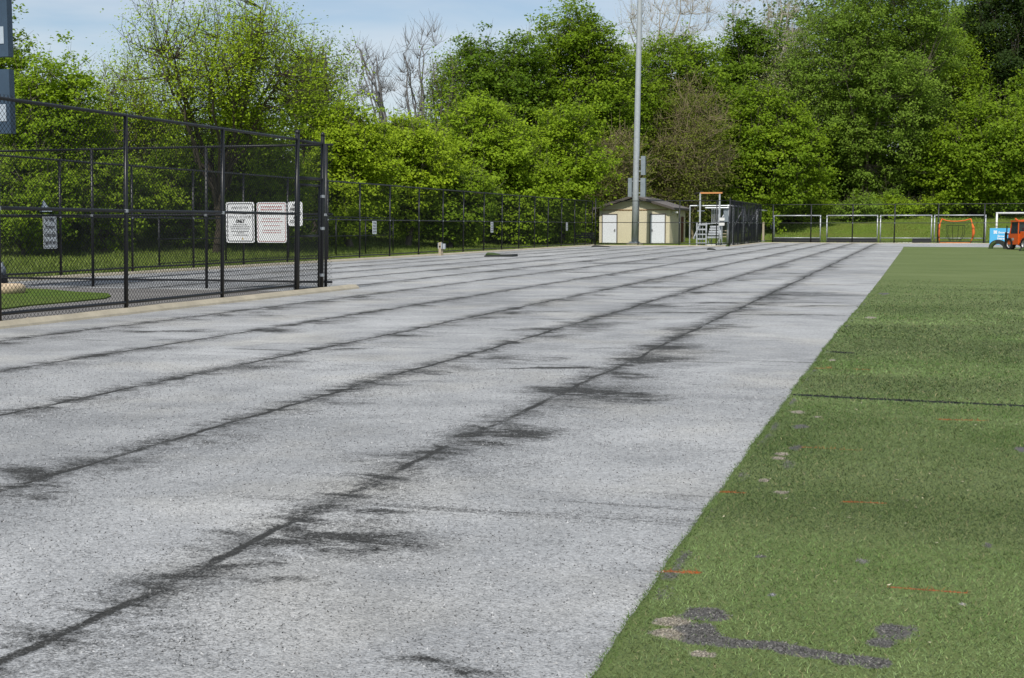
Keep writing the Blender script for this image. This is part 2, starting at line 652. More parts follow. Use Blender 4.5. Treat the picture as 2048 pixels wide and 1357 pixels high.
# ------------------------------------------------------------------ main dimensions of the place (metres)
XA = -11.55                                  # near fence, gate and the storage-pen fence
XC = -20.9                                   # long fence beside the wood
YX = G(645, 582).y                           # cross fence
YD = G(1360, 493).y                          # fence before the shed
YF = G(1700, 487.2).y                          # end fence
YT = G(1850, 495.2).y                        # far edge of the turf
FH = 3.05
SEAMS = [-2.66, -4.40, -6.17, -8.05, -10.15, -12.0, -13.9, -15.8, -17.7, -19.4]


def ss(t):
    t = np.clip(t, 0, 1)
    return t * t * (3 - 2 * t)


def hnoise(x, y):
    return (np.sin(x * 0.31 + 1.3 * np.sin(y * 0.17)) + np.sin(y * 0.27 + 1.7 * np.sin(x * 0.13)) + 0.5 * np.sin(x * 0.83 + y * 0.71)) / 2.5


def tz(x, y):
    x = np.asarray(x, float)
    y = np.asarray(y, float)
    b1 = 2.6 * ss((y - (YF + 2.5)) / 26.0)
    b2 = 1.3 * ss((XC - 3.5 - x) / 16.0) * ss((y - 46) / 22.0)
    b1 = b1 + 7.0 * ss((y - (YF + 38)) / 60.0)
    b2 = b2 + 5.0 * ss((XC - 24 - x) / 40.0) * ss((y - 40) / 30.0)
    z = np.maximum(b1, b2)
    return z + 0.18 * hnoise(x, y) * np.clip(z, 0, 1)


# ------------------------------------------------------------------ ground
def grid_mesh(name, xs, ys, zf):
    X, Y = np.meshgrid(xs, ys)
    V = np.stack([X, Y, zf(X, Y)], -1).reshape(-1, 3)
    nx, ny = len(xs), len(ys)
    i = (np.arange(ny - 1)[:, None] * nx + np.arange(nx - 1)[None, :]).ravel()
    F = np.stack([i, i + 1, i + nx + 1, i + nx], 1)
    return fast_mesh(name, V, F, smooth=True)


xs = np.concatenate([[-600, -400, -250, -150], np.arange(-100, 90, 2.0), [90, 150, 250, 400, 600]])
ys = np.concatenate([[-300, -150, -60], np.arange(-30, 170, 2.0), [170, 200, 260, 400, 700]])
tag(link("ground", grid_mesh("ground", xs, ys, tz), M['lawn']), kind="structure")

# gravel: main field and the part that runs through to the long fence
def sheet(m, x0, x1, y0, y1, z):
    b = len(m.v)
    m.v += [(x0, y0, z), (x1, y0, z), (x1, y1, z), (x0, y1, z)]
    m.f.append((b, b + 1, b + 2, b + 3))


# asphalt path with a grass island, beside the near fence
am = MB()
sheet(am, XC - 5.0, XA - 0.06, -12.0, YX - 0.62, 0.010)
tag(am.build("asphalt_path", M['asphalt']), kind="structure")

isl = [(-60, 640), (-60, 590), (0, 586), (40, 580), (95, 582), (150, 587), (215, 590), (222, 595), (210, 600), (150, 606), (60, 614), (0, 622)]
im = MB()
b = [G(px, py) for px, py in isl]
im.prism([(p.x, p.y, 0.0) for p in b], (0, 0, 0), (0, 0, 0.035))
tag(im.build("grass_island", M['verge']), kind="structure")
ISL = [(p.x, p.y) for p in b]


# kerbs
def kerb(name, pts, w, h, seed):
    r = random.Random(seed)
    m = MB()
    sec = []
    P = []
    for i in range(len(pts) - 1):
        a, c = Vector(pts[i]), Vector(pts[i + 1])
        n = max(1, int((c - a).length / 0.8))
        for k in range(n):
            P.append(a.lerp(c, k / n))
    P.append(Vector(pts[-1]))
    for i, p in enumerate(P):
        a = P[max(0, i - 1)]
        c = P[min(len(P) - 1, i + 1)]
        d = (c - a).normalized()
        nrm = Vector((d.y, -d.x, 0))
        ww = w * (1 + r.uniform(-0.04, 0.04))
        hh = h * (1 + r.uniform(-0.06, 0.06))
        b = 0.02
        prof = [(-ww / 2, 0), (-ww / 2, hh - b), (-ww / 2 + b, hh), (ww / 2 - 0.09, hh), (ww / 2 - 0.02, hh * 0.45), (ww / 2, 0)]
        sec.append(len(m.v))
        for u, z in prof:
            m.v.append(tuple(p + nrm * u + Vector((0, 0, z))))
    for i in range(len(P) - 1):
        for k in range(5):
            a, c = sec[i], sec[i + 1]
            m.f.append((a + k, a + k + 1, c + k + 1, c + k))
    m.f.append(tuple(sec[0] + k for k in range(6)))
    m.f.append(tuple(sec[-1] + k for k in range(6))[::-1])
    return tag(m.build(name, M['concrete']), kind="structure")


YG1 = ONX(592, XA).y          # latch post of the gate
YG2 = ONX(643, XA).y          # hinge post, corner
YKE = ONX(700, XA).y
kerb("kerb", [(XA + 0.10, 2.0, 0), (XA + 0.10, YKE, 0)], 0.26, 0.10, 1)
kerb("kerb", [(XC + 0.12, YX - 1, 0), (XC + 0.12, YD + 0.1, 0)], 0.24, 0.09, 2)
kerb("kerb", [(XC + 0.3, YD - 0.2, 0), (XA - 0.2, YD - 0.2, 0)], 0.34, 0.07, 3)
kerb("kerb", [(XA - 0.1, YF - 0.2, 0), (45, YF - 0.2, 0)], 0.30, 0.06, 4)
kerb("kerb", [(XA + 0.05, YD + 0.1, 0), (XA + 0.05, YF - 0.4, 0)], 0.26, 0.06, 5)

# ------------------------------------------------------------------ artificial turf sheet
EY = np.array([-12.0, 0, 6, 11, 16, 24, 34, 45, 60, 78, 200])
EX = np.array([-0.84, -0.85, -0.892, -0.888, -0.875, -0.79, -0.73, -0.675, -0.60, -0.51, -0.51])


def edge_x(y):
    y = np.asarray(y, float)
    return np.interp(y, EY, EX) + 0.005 * np.sin(y * 2.1) + 0.004 * np.sin(y * 6.7 + 2) + 0.002 * np.sin(y * 31.0)


def g2(px, py):
    p = G(px, py)
    return p.x, p.y


def ell(px, py, wpx, hpx, colr, amp=1.0):
    d = (G(px, py) - Vector((0, 0, 0))).dot(CAM_FWD)
    x, y = g2(px, py)
    return (x, y, wpx * d / FPX, max(0.02, hpx * d * d / (FPX * HC)), colr, amp)


CR = (0.118, 0.113, 0.106)
TAN = (0.30, 0.265, 0.21)
WORN = [ell(1408, 1245, 40, 16, CR), ell(1390, 1282, 40, 20, CR), ell(1345, 1262, 36, 9, TAN), ell(1338, 1287, 36, 10, TAN),
        ell(1403, 1327, 27, 7, TAN), ell(1785, 1280, 42, 17, CR), ell(1762, 1305, 28, 11, CR), ell(1590, 906, 12, 6, CR, 0.7),
        ell(1562, 919, 13, 3, TAN), ell(1556, 927, 12, 3, TAN), ell(1528, 973, 10, 3, TAN), ell(1560, 997, 14, 3, TAN), ell(1725, 1138, 14, 5, (0.2, 0.19, 0.18), 0.8),
        ell(1600, 862, 16, 5, CR, 0.8), ell(1595, 833, 14, 3, TAN, 0.8), ell(1635, 843, 9, 2, TAN), ell(1575, 940, 14, 10, CR, 0.45), ell(2046, 910, 14, 6, CR),
        ell(1665, 727, 8, 2, TAN), ell(1768, 591, 9, 2.5, CR), ell(1740, 640, 9, 2, TAN), ell(1975, 1105, 10, 5, CR, 0.7), ell(1340, 1165, 26, 14, CR, 0.6),
        ell(1522, 1128, 8, 3, CR, 0.8), ell(1545, 1207, 6, 4, (0.3, 0.3, 0.32), 0.8), ell(1925, 1226, 10, 4, (0.3, 0.29, 0.26), 0.8)]
BAND = [g2(*p) for p in ((1392, 1300), (1450, 1305), (1540, 1311), (1620, 1325), (1690, 1338), (1745, 1345))]
BLK = (0.012, 0.013, 0.014)
ORG = (0.42, 0.10, 0.02)
LINES = [((1598, 798), (1700, 804), 0.055, BLK, 1.0), ((1700, 804), (2080, 822), 0.055, BLK, 1.0), ((1668, 710), (1697, 712), 0.07, BLK, 0.9),
         ((1318, 1158), (1394, 1161), 0.018, ORG, 0.9), ((1780, 1191), (1930, 1202), 0.014, ORG, 0.8), ((1690, 1016), (1768, 1019), 0.016, ORG, 0.8),
         ((1442, 996), (1486, 998), 0.022, ORG, 0.7), ((1610, 905), (1720, 911), 0.020, ORG, 0.45), ((1880, 848), (1965, 850), 0.03, ORG, 0.6), ((1712, 745), (1735, 746), 0.04, ORG, 0.4),
         ((1636, 743), (1660, 743), 0.04, ORG, 0.45), ((1780, 580), (2060, 586), 0.09, BLK, 0.4), ((1800, 532), (1930, 533), 0.14, (0.32, 0.33, 0.25), 0.45)]


def vnoise(x, y, s, seed=0):
    """cheap value noise"""
    r = np.random.default_rng(seed)
    T = r.random((64, 64))
    x = np.asarray(x) * s + 100
    y = np.asarray(y) * s + 100
    xi = np.floor(x).astype(int)
    yi = np.floor(y).astype(int)
    fx = x - xi
    fy = y - yi
    fx = fx * fx * (3 - 2 * fx)
    fy = fy * fy * (3 - 2 * fy)
    a = T[yi % 64, xi % 64]
    b = T[yi % 64, (xi + 1) % 64]
    c = T[(yi + 1) % 64, xi % 64]
    d = T[(yi + 1) % 64, (xi + 1) % 64]
    return (a * (1 - fx) + b * fx) * (1 - fy) + (c * (1 - fx) + d * fx) * fy


def wear(x, y):
    """colour and amount of wear / paint on the turf (x, y arrays)"""
    x = np.asarray(x, float)
    y = np.asarray(y, float)
    A = np.zeros(x.shape)
    C = np.zeros(x.shape + (3,))
    C[...] = CR
    nz = (vnoise(x, y, 9, 1) - 0.5) * 0.7 + (vnoise(x, y, 23, 2) - 0.5) * 0.6
    for (cx, cy, rx, ry, c, amp) in WORN:
        q = np.sqrt(((x - cx) / rx) ** 2 + ((y - cy) / ry) ** 2) + nz * 0.8
        m = np.clip((1.3 - q) / 0.6, 0, 1) * amp
        w = m >= A
        w &= m > 0
        A = np.where(w, m, A)
        C[w] = c
    for (p, q) in zip(BAND[:-1], BAND[1:]):
        p = np.array(p)
        d = np.array(q) - p
        L = np.hypot(*d)
        t = np.clip(((x - p[0]) * d[0] + (y - p[1]) * d[1]) / L ** 2, 0, 1)
        dist = np.hypot(x - p[0] - t * d[0], y - p[1] - t * d[1])
        m = np.clip((1.2 - dist / 0.050 - nz * 0.9) / 0.5, 0, 1)
        w = m > A
        A = np.where(w, m, A)
        C[w] = CR
    for (a, b, hw, c, amp) in LINES:
        p = np.array(g2(*a))
        d = np.array(g2(*b)) - p
        L = np.hypot(*d)
        t = np.clip(((x - p[0]) * d[0] + (y - p[1]) * d[1]) / L ** 2, 0, 1)
        dist = np.hypot(x - p[0] - t * d[0], y - p[1] - t * d[1])
        m = np.clip((1.1 - dist / hw - nz * 0.35) / 0.4, 0, 1) * amp
        w = m > A
        A = np.where(w, m, A)
        C[w] = c
    # rubber crumb along the cut edge
    e = x - edge_x(y)
    m = np.clip((0.13 - e) / 0.10, 0, 1) * np.clip((vnoise(x, y, 2.2, 5) * 0.6 + vnoise(x, y, 8, 6) * 0.4 - 0.46) / 0.30, 0, 1) * 0.75
    w = (m > A) & (e > 0.03)
    A = np.where(w, m, A)
    C[w] = CR
    return C, A


# ------------------------------------------------------------------ gravel base with the stains the lifted turf left
STAINS = [(380, 1150, 95, 16, .8), (560, 1090, 150, 26, .85), (150, 1195, 24, 6, .5), (255, 1297, 60, 12, .7), (500, 1182, 120, 7, .7), (30, 1278, 45, 10, .6), (430, 1075, 45, 8, .6),
          (775, 1029, 85, 8, .75), (690, 1046, 60, 12, .6), (370, 992, 30, 4, .75), (990, 870, 95, 17, .9), (905, 912, 70, 10, .6), (820, 905, 95, 7, .45), (755, 922, 60, 7, .45),
          (930, 940, 50, 12, .4), (1045, 848, 60, 10, .6), (1190, 790, 105, 15, .9), (1235, 750, 60, 10, .7), (1300, 722, 62, 12, .8), (1150, 815, 70, 9, .5), (1335, 698, 75, 10, .7),
          (1400, 662, 62, 6, .7), (1455, 655, 42, 5, .6), (1480, 620, 85, 4, .6), (1550, 600, 75, 4, .6), (1600, 588, 80, 3, .6), (1090, 741, 150, 3, .75), (880, 746, 62, 8, .8),
          (760, 772, 62, 8, .6), (600, 796, 40, 3, .65), (640, 805, 60, 6, .5), (420, 872, 45, 6, .5), (230, 930, 95, 14, .6), (60, 960, 75, 15, .8), (30, 1002, 65, 14, .7), (110, 985, 85, 10, .5),
          (1010, 720, 90, 8, .7), (1100, 675, 62, 6, .7), (1200, 650, 72, 5, .7), (1310, 612, 75, 5, .7), (1100, 661, 125, 2.5, .7), (1200, 640, 150, 2, .6), (1050, 625, 120, 2, .5), (1350, 627, 170, 2, .6),
          (1500, 607, 160, 2, .7), (1620, 592, 100, 2, .6), (1550, 632, 130, 2, .6), (1650, 614, 90, 2, .6), (1420, 586, 120, 2, .6), (1600, 571, 100, 1.5, .5), (1300, 576, 120, 2, .6), (1250, 528, 90, 2, .6),
          (1380, 521, 90, 2, .5), (1150, 546, 100, 1.5, .5), (310, 665, 110, 2.6, .7), (330, 682, 80, 2, .35), (560, 616, 80, 2, .5), (520, 633, 45, 2, .5), (720, 601, 60, 2, .5), (950, 1352, 110, 10, .8),
          (1130, 1246, 60, 6, .4), (1010, 1240, 40, 6, .3), (780, 985, 60, 8, .3), (1180, 700, 90, 2.2, .5), (1580, 548, 80, 1.5, .45), (1500, 560, 90, 1.6, .45), (640, 740, 50, 3, .3), (300, 815, 40, 3, .35)]
ST = []
for (px_, py_, wp_, hp_, am_) in STAINS:
    p_ = G(px_, py_)
    d_ = p_.dot(CAM_FWD)
    ST.append((p_.x, p_.y, wp_ * d_ / FPX, max(0.05, hp_ * d_ * d_ / (FPX * HC)), am_))


def stain(x, y):
    wx = x + (vnoise(x, y, 2.1, 31) - 0.5) * 0.5 + (vnoise(x, y, 6.0, 32) - 0.5) * 0.22
    wy = y + (vnoise(x, y, 1.7, 33) - 0.5) * 0.35 + (vnoise(x, y, 5.0, 34) - 0.5) * 0.2
    # the streaks lie across the view, along the camera's right
    u = wx * CAM_RIGHT.x + wy * CAM_RIGHT.y
    v = wx * CAM_FWD.x + wy * CAM_FWD.y
    A = np.zeros(x.shape)
    for (cx, cy, rx, ry, am) in ST:
        cu = cx * CAM_RIGHT.x + cy * CAM_RIGHT.y
        cv = cx * CAM_FWD.x + cy * CAM_FWD.y
        q = np.sqrt(((u - cu) / rx) ** 2 + ((v - cv) / ry) ** 2)
        A = np.maximum(A, np.clip((1.75 - q) / 1.65, 0, 1) * am)
    return A


def gravel_grid(name, xs, ys, z):
    X, Y = np.meshgrid(xs, ys)
    V = np.stack([X, Y, np.full_like(X, z)], -1).reshape(-1, 3)
    nx, ny = len(xs), len(ys)
    i = (np.arange(ny - 1)[:, None] * nx + np.arange(nx - 1)[None, :]).ravel()
    F = np.stack([i, i + 1, i + nx + 1, i + nx], 1)
    a = stain(X, Y).reshape(-1)
    return V, F, np.stack([a, a, a, np.ones_like(a)], 1)


gv1 = gravel_grid("g", np.concatenate([np.arange(XA + 0.02, -0.6, 0.065), [-0.5, 0.5, 4, 12, 45]]), np.concatenate([[-12, -4, 0, 3], np.arange(3.5, 16, 0.06), np.arange(16, 46, 0.12), np.arange(46, YF - 0.4, 2.0), [YF - 0.35]]), 0.012)
gv2 = gravel_grid("g", np.linspace(XC + 0.15, XA + 0.02, 12), np.linspace(YX - 0.6, YD - 0.35, 40), 0.012)
gme = fast_mesh("gravel_field", np.concatenate([gv1[0], gv2[0]]), np.concatenate([gv1[1], gv2[1] + len(gv1[0])]), np.concatenate([gv1[2], gv2[2]]))
tag(link("gravel_field", gme, gravel_material(SEAMS)), kind="structure")

rows = np.concatenate([np.arange(-12, 3.6, 0.6), np.arange(3.6, 12.5, 0.022), np.arange(12.5, 26, 0.07), np.arange(26, YT, 0.5), [YT]])
offs = np.concatenate([np.arange(0, 2.8, 0.024), np.arange(2.8, 9, 0.35), [9, 12, 18, 28, 46]])
RY, RO = np.meshgrid(rows, offs, indexing='ij')
RX = RO + edge_x(RY)
wc, wa = wear(RX, RY)
TZ = 0.030
V = np.stack([RX, RY, np.full_like(RX, TZ)], -1).reshape(-1, 3)
nC = len(offs)
i = (np.arange(len(rows) - 1)[:, None] * nC + np.arange(nC - 1)[None, :]).ravel()
F = np.stack([i, i + 1, i + nC + 1, i + nC], 1)
# cut edge
nV = len(V)
V2 = V.reshape(len(rows), nC, 3)[:, 0, :].copy()
V2[:, 2] = 0.012
j = np.arange(len(rows) - 1)
F2 = np.stack([j * nC, (j + 1) * nC, nV + j + 1, nV + j], 1)
Cc = np.concatenate([wc.reshape(-1, 3), wa.reshape(-1, 1)], 1)
Ce = np.zeros((len(rows), 4))
Ce[:, :3] = (0.05, 0.08, 0.02)
turf_me = fast_mesh("turf", np.concatenate([V, V2]), np.concatenate([F, F2]), np.concatenate([Cc, Ce]))
tag(link("turf", turf_me, M['turf']), kind="structure")


def blades_mesh(name, P, length, width, tilt, colors, z0=None):
    """single-triangle blades; P (n,3)"""
    n = len(P)
    a = rng.random(n) * 2 * np.pi
    b = rng.random(n) * 2 * np.pi
    L = length * (0.6 + 0.8 * rng.random(n))
    W = width * (0.7 + 0.6 * rng.random(n))
    th = tilt[0] + (tilt[1] - tilt[0]) * rng.random(n)
    d = np.stack([np.cos(a) * np.sin(th), np.sin(a) * np.sin(th), np.cos(th)], 1)
    s = np.stack([np.cos(b), np.sin(b), np.zeros(n)], 1)
    V = np.empty((n, 3, 3))
    V[:, 0] = P - s * W[:, None] / 2
    V[:, 1] = P + s * W[:, None] / 2
    V[:, 2] = P + d * L[:, None]
    F = np.arange(3 * n).reshape(n, 3)
    return fast_mesh(name, V.reshape(-1, 3), F, np.repeat(colors, 3, 0))


def turf_blades(y0, y1, dens, length, width, seed):
    r = np.random.default_rng(seed)
    xr = 2.6 + (y1 - 4) * 0.16
    n = int((y1 - y0) * xr * dens)
    y = y0 + (y1 - y0) * r.random(n)
    x = edge_x(y) - 0.012 + xr * r.random(n)
    c, a = wear(x, y)
    clump = vnoise(x, y, 1.3, 11) * 0.55 + vnoise(x, y, 4.5, 12) * 0.45
    g = np.empty((n, 3))
    t = np.clip((clump - 0.25) / 0.5, 0, 1)[:, None]
    g = (1 - t) * np.array((0.052, 0.100, 0.018)) + t * np.array((0.126, 0.178, 0.062))
    g = g * (0.22 + 1.56 * r.random((n, 1))) * (0.62 + 0.76 * ss((vnoise(x * 0.6, y, 0.8, 14) - 0.25) / 0.5))[:, None]
    dry = r.random(n) < 0.045
    g[dry] = np.array((0.32, 0.28, 0.14)) * (0.6 + 0.6 * r.random((dry.sum(), 1)))
    edge = (x - edge_x(y)) < 0.035
    g[edge] = np.array((0.085, 0.145, 0.028)) * (0.6 + 0.7 * r.random((edge.sum(), 1)))
    isline = (c.max(1) < 0.05) | ((c[:, 0] > 0.4) & (c[:, 1] < 0.12))
    pnt = isline & (r.random(n) < np.where(c[:, 0] > 0.3, a * 0.35, a))
    g[pnt] = c[pnt] * (0.6 + 0.8 * r.random((pnt.sum(), 1)))
    keep = isline | (r.random(n) > a * 0.93)
    if y1 > 20:
        keep &= r.random(n) > ((y - y0) / (y1 - y0)) ** 0.8
    P = np.stack([x, y, np.full(n, TZ - 0.002)], 1)[keep]
    me = blades_mesh("pile", P, length, width, (0.7, 1.45), g[keep])
    return me


for k, (y0, y1, dens, L, W) in enumerate(((3.6, 6.5, 24000, 0.019, 0.0030), (6.5, 10, 11000, 0.022, 0.0042), (10, 16, 4200, 0.026, 0.007), (16, 34, 1500, 0.030, 0.012))):
    o = link("turf_pile", turf_blades(y0, y1, dens, L, W, 40 + k), M['blade'])
    tag(o, ["short matted green pile of the artificial turf by the patched hole", "matted green turf pile short of the black line", "matted green turf pile under the black painted line", "matted green turf pile beyond the black painted line"][k], "turf pile", kind="stuff")

# loose crumb and sand lying in the worn patches
n = 260000
yy = 3.8 + 4.2 * rng.random(n)
xx = edge_x(yy) + 2.0 * rng.random(n)
wc_, wa_ = wear(xx, yy)
k = (rng.random(n) < wa_ ** 1.5) & (wc_.max(1) > 0.05) & ~((wc_[:, 0] > 0.4) & (wc_[:, 1] < 0.12))
cc = wc_[k] * (0.55 + 1.2 * rng.random((k.sum(), 1)) ** 1.5)
pale = rng.random(len(cc)) < 0.13
cc[pale] = np.array((0.30, 0.28, 0.25)) * (0.5 + 0.7 * rng.random((pale.sum(), 1)))
P = np.stack([xx[k], yy[k], np.full(k.sum(), TZ + 0.001)], 1)
tag(link("infill_crumb", blades_mesh("infill_crumb", P, 0.0065, 0.0055, (0.7, 1.5), cc), M['blade']), "loose black rubber crumb and tan sand in the worn turf patches", "infill crumb", kind="stuff")

# loose chips on the gravel close by
n = 80000
yy = 3.4 + 8.5 * rng.random(n) ** 1.3
xx = edge_x(yy) - 0.02 - 7.0 * rng.random(n)
P = np.stack([xx, yy, np.full(n, 0.0115)], 1)
dk = rng.random(n) < 0.25
cc = np.array((0.36, 0.36, 0.36)) * (0.55 + 0.75 * rng.random((n, 1)))
cc[dk] = np.array((0.10, 0.10, 0.10)) * (0.5 + 1.2 * rng.random((dk.sum(), 1)))
seam_d = np.min(np.abs(xx[:, None] - np.array(SEAMS[:5])[None, :]), 1)
keep = ((seam_d > 0.16) & (stain(xx, yy) < 0.25)) | dk
tag(link("loose_chips", blades_mesh("loose_chips", P[keep], 0.009, 0.009, (0.6, 1.5), cc[keep]), M['blade']), "loose pale and dark stone chips on the gravel surface", "stone chips", kind="stuff")

# pale leaf litter on the turf
n = 260
yy = 4 + 14 * rng.random(n) ** 1.4
xx = edge_x(yy) + 0.1 + 3.0 * rng.random(n)
P = np.stack([xx, yy, np.full(n, TZ + 0.012)], 1)
cc = np.array((0.50, 0.44, 0.30)) * (0.6 + 0.6 * rng.random((n, 1)))
tag(link("leaf_litter", blades_mesh("leaf_litter", P, 0.020, 0.012, (1.3, 1.55), cc), M['blade']), "scattered pale dry leaf flecks lying on the turf", "leaf litter", kind="stuff")


# lawn tufts seen through the fences
def tufts(name, label, x0, x1, y0, y1, n, L, W, lo, hi, cond=None):
    x = x0 + (x1 - x0) * rng.random(n)
    y = y0 + (y1 - y0) * rng.random(n)
    keep = vnoise(x, y, 0.5, 21) * 0.6 + vnoise(x, y, 1.7, 22) * 0.4 > 0.36
    if cond is not None:
        keep &= cond(x, y)
    x, y = x[keep], y[keep]
    P = np.stack([x, y, tz(x, y) - 0.01], 1)
    t = rng.random((len(x), 1)) * 0.6 + 0.4 * vnoise(x, y, 0.4, 23)[:, None]
    c = (1 - t) * np.array(lo) + t * np.array(hi)
    o = link(name, blades_mesh(name, P, L, W, (0.05, 0.8), c), M['blade'])
    tag(o, label, "grass", kind="stuff")


def in_poly(x, y, poly):
    ins = np.zeros(x.shape, bool)
    j = len(poly) - 1
    for i in range(len(poly)):
        xi, yi = poly[i]
        xj, yj = poly[j]
        c = ((yi > y) != (yj > y)) & (x < (xj - xi) * (y - yi) / (yj - yi + 1e-12) + xi)
        ins ^= c
        j = i
    return ins


GLO, GHI = (0.075, 0.120, 0.014), (0.24, 0.31, 0.045)
tufts("tall_grass", "uncut grass behind the long fence towards the wood", -46, XC - 0.1, 30, 96, 90000, 0.16, 0.03, GLO, GHI)
tufts("tall_grass", "rough grass on the bank behind the end fence", -14, 26, YF + 0.3, YF + 30, 60000, 0.13, 0.05, GLO, (0.22, 0.31, 0.04))
tufts("lawn_grass", "mown grass of the island beside the asphalt path", min(p[0] for p in ISL), max(p[0] for p in ISL), min(p[1] for p in ISL), max(p[1] for p in ISL), 26000, 0.06, 0.010, (0.05, 0.11, 0.012), (0.17, 0.27, 0.035), lambda x, y: in_poly(x, y, ISL))
tufts("tall_grass", "grass strip between the shed and its fence", XC, XA - 0.3, YD + 0.2, YD + 22, 22000, 0.08, 0.03, GLO, GHI)


# ------------------------------------------------------------------ chain-link fences
def lean_up(lean):
    return Vector((0, 0, 1)) + CAM_RIGHT * math.tan(math.radians(lean))


def wire_mesh(name, p0, p1, z0, z1, pitch, r, up, vstretch=1.0, seglen=0.6):
    p0 = np.array(p0[:3], float)
    p1 = np.array(p1[:3], float)
    d = p1 - p0
    L = np.linalg.norm(d)
    u = d / L
    upv = np.array(up)
    nrm = np.cross(u, upv)
    nrm /= np.linalg.norm(nrm)
    H = z1 - z0
    run = H / vstretch
    out_a, out_b = [], []
    for sgn in (1, -1):
        s = np.arange(-run, L + run, pitch)
        sa, sb = s, s + sgn * run
        # clip to 0..L
        lo = np.minimum(sa, sb)
        hi = np.maximum(sa, sb)
        ok = (hi > 0) & (lo < L)
        sa, sb = sa[ok], sb[ok]
        ta = np.where(sa < 0, (0 - sa) / (sb - sa), np.where(sa > L, (L - sa) / (sb - sa), 0.0))
        tb = np.where(sb < 0, (0 - sa) / (sb - sa), np.where(sb > L, (L - sa) / (sb - sa), 1.0))
        nseg = max(1, int(H * 1.4 / seglen))
        for k in range(nseg):
            t0 = ta + (tb - ta) * k / nseg
            t1 = ta + (tb - ta) * (k + 1) / nseg
            off = nrm * (r * 0.8 * sgn)
            A = p0 + u * (sa + (sb - sa) * t0)[:, None] + upv * (z0 + H * t0)[:, None] + off
            B = p0 + u * (sa + (sb - sa) * t1)[:, None] + upv * (z0 + H * t1)[:, None] + off
            out_a.append(A)
            out_b.append(B)
    A = np.concatenate(out_a)
    B = np.concatenate(out_b)
    D = B - A
    D /= np.linalg.norm(D, axis=1)[:, None] + 1e-9
    S = np.cross(D, nrm)
    n = len(A)
    V = np.empty((n, 6, 3))
    for k, (cs, cn) in enumerate(((1, -0.5), (-1, -0.5), (0, 1))):
        o = S * (r * cs) + nrm * (r * cn)
        V[:, k] = A + o
        V[:, k + 3] = B + o
    idx = np.arange(n)[:, None] * 6
    F = np.concatenate([idx + np.array([0, 1, 4, 3]), idx + np.array([1, 2, 5, 4]), idx + np.array([2, 0, 3, 5])])
    return fast_mesh(name, V.reshape(-1, 3), F)


def post_mesh(name, H, r, up, cap=True, n=10):
    m = MB()
    m.tube((0, 0, -0.15), up * H, r, r, n)
    if cap:
        m.path([up * H, up * (H + 0.02), up * (H + 0.05), up * (H + 0.07)], [r * 1.2, r * 1.2, r * 0.85, r * 0.2], n)
    return m.mesh(name, True)


def fence(label, p0, p1, posts, H=FH, lean=0.0, pr=0.038, rr=0.024, rails=(0.06, 0.52, 1.0), pitch=0.070, wire=0.0019, clamps=True, cap_posts=(), group=None, mesh_top=0.03, vst=1.0, base=0.02):
    """posts: distances from p0 along the fence"""
    p0, p1 = Vector(p0), Vector(p1)
    up = lean_up(lean)
    root = empty("chain_link_fence", p0)
    tag(root, label, "fence", group)
    d = p1 - p0
    L = d.length
    u = d.normalized()
    pm = post_mesh("post", H - rr, pr, up, False)
    pmc = post_mesh("post", H + 0.10, pr * 1.25, up, True)
    cm = MB()
    cm.lathe((0, 0, -0.03), [(pr * 1.22, 0), (pr * 1.22, 0.05)], 10)
    cm.box(-0.02, 0.02, -pr * 1.75, -pr * 1.0, -0.025, 0.015)
    cme = cm.mesh("clamp")
    for i, t in enumerate(posts):
        link("post", pmc if i in cap_posts else pm, M['black_vinyl'], root, u * t)
        if clamps:
            link("clamp", cme, M['clamp'], root, u * t + up * (H * 0.52))
    for k, f in enumerate(rails):
        z = f * H - (rr if f == 1.0 else 0)
        m = MB()
        n = max(2, int(L / 2.5))
        pts = []
        for q in range(n + 1):
            pts.append(u * (L * q / n) + up * (z + (0.006 * math.sin(q * 2.1 + k) if f != 1.0 else 0.004 * math.sin(q * 1.3))))
        m.path(pts, rr, 8)
        m.build("rail", M['black_vinyl'], root, True)
    w = link("chain_mesh", wire_mesh("chain_mesh", (0, 0, 0), u * L, base, H + mesh_top, pitch, wire, up, vst), M['black_wire'], root)
    w["kind"] = "stuff"
    return root


# near fence, running beside the gravel to the gate
yA0 = 4.0
pa = [ONX(px, XA).y for px in (252, 444, 592)]
sp = pa[1] - pa[0]
fence("tall black chain link fence on a kerb, ending at the gate", (XA, yA0, 0.0), (XA, pa[2], 0),
      [pa[0] - 3 * sp - yA0 if pa[0] - 3 * sp > yA0 else 0.1, pa[0] - 2 * sp - yA0, pa[0] - sp - yA0, pa[0] - yA0, pa[1] - yA0, pa[2] - yA0],
      lean=1.35, pr=0.034, rr=0.025, cap_posts=(5,), wire=0.0030, pitch=0.078)

# the gate: hinge post, header panel and closed leaf
gr = empty("gate", (XA, YG1, 0))
tag(gr, "narrow black chain link gate with mesh panel above it, beside the notices", "gate")
up = lean_up(1.2)
GLn = YG2 - YG1
gp = MB()
gp.tube((0, GLn, -0.1), Vector((0, GLn, 0)) + up * (FH + 0.12), 0.040, n=12)
gp.path([Vector((0, GLn, 0)) + up * (FH + 0.12), Vector((0, GLn, 0)) + up * (FH + 0.17), Vector((0, GLn, 0)) + up * (FH + 0.20)], [0.047, 0.038, 0.01], 12)
gp.build("gate_post", M['black_vinyl'], gr, True)
MB().tube(up * (FH - 0.04), Vector((0, GLn, 0)) + up * (FH - 0.04), 0.027).build("header", M['black_vinyl'], gr, True)
MB().tube(up * 2.30, Vector((0, GLn, 0)) + up * 2.30, 0.024).build("header", M['black_vinyl'], gr, True)
lf = MB()
ya, yb = 0.10, GLn - 0.14
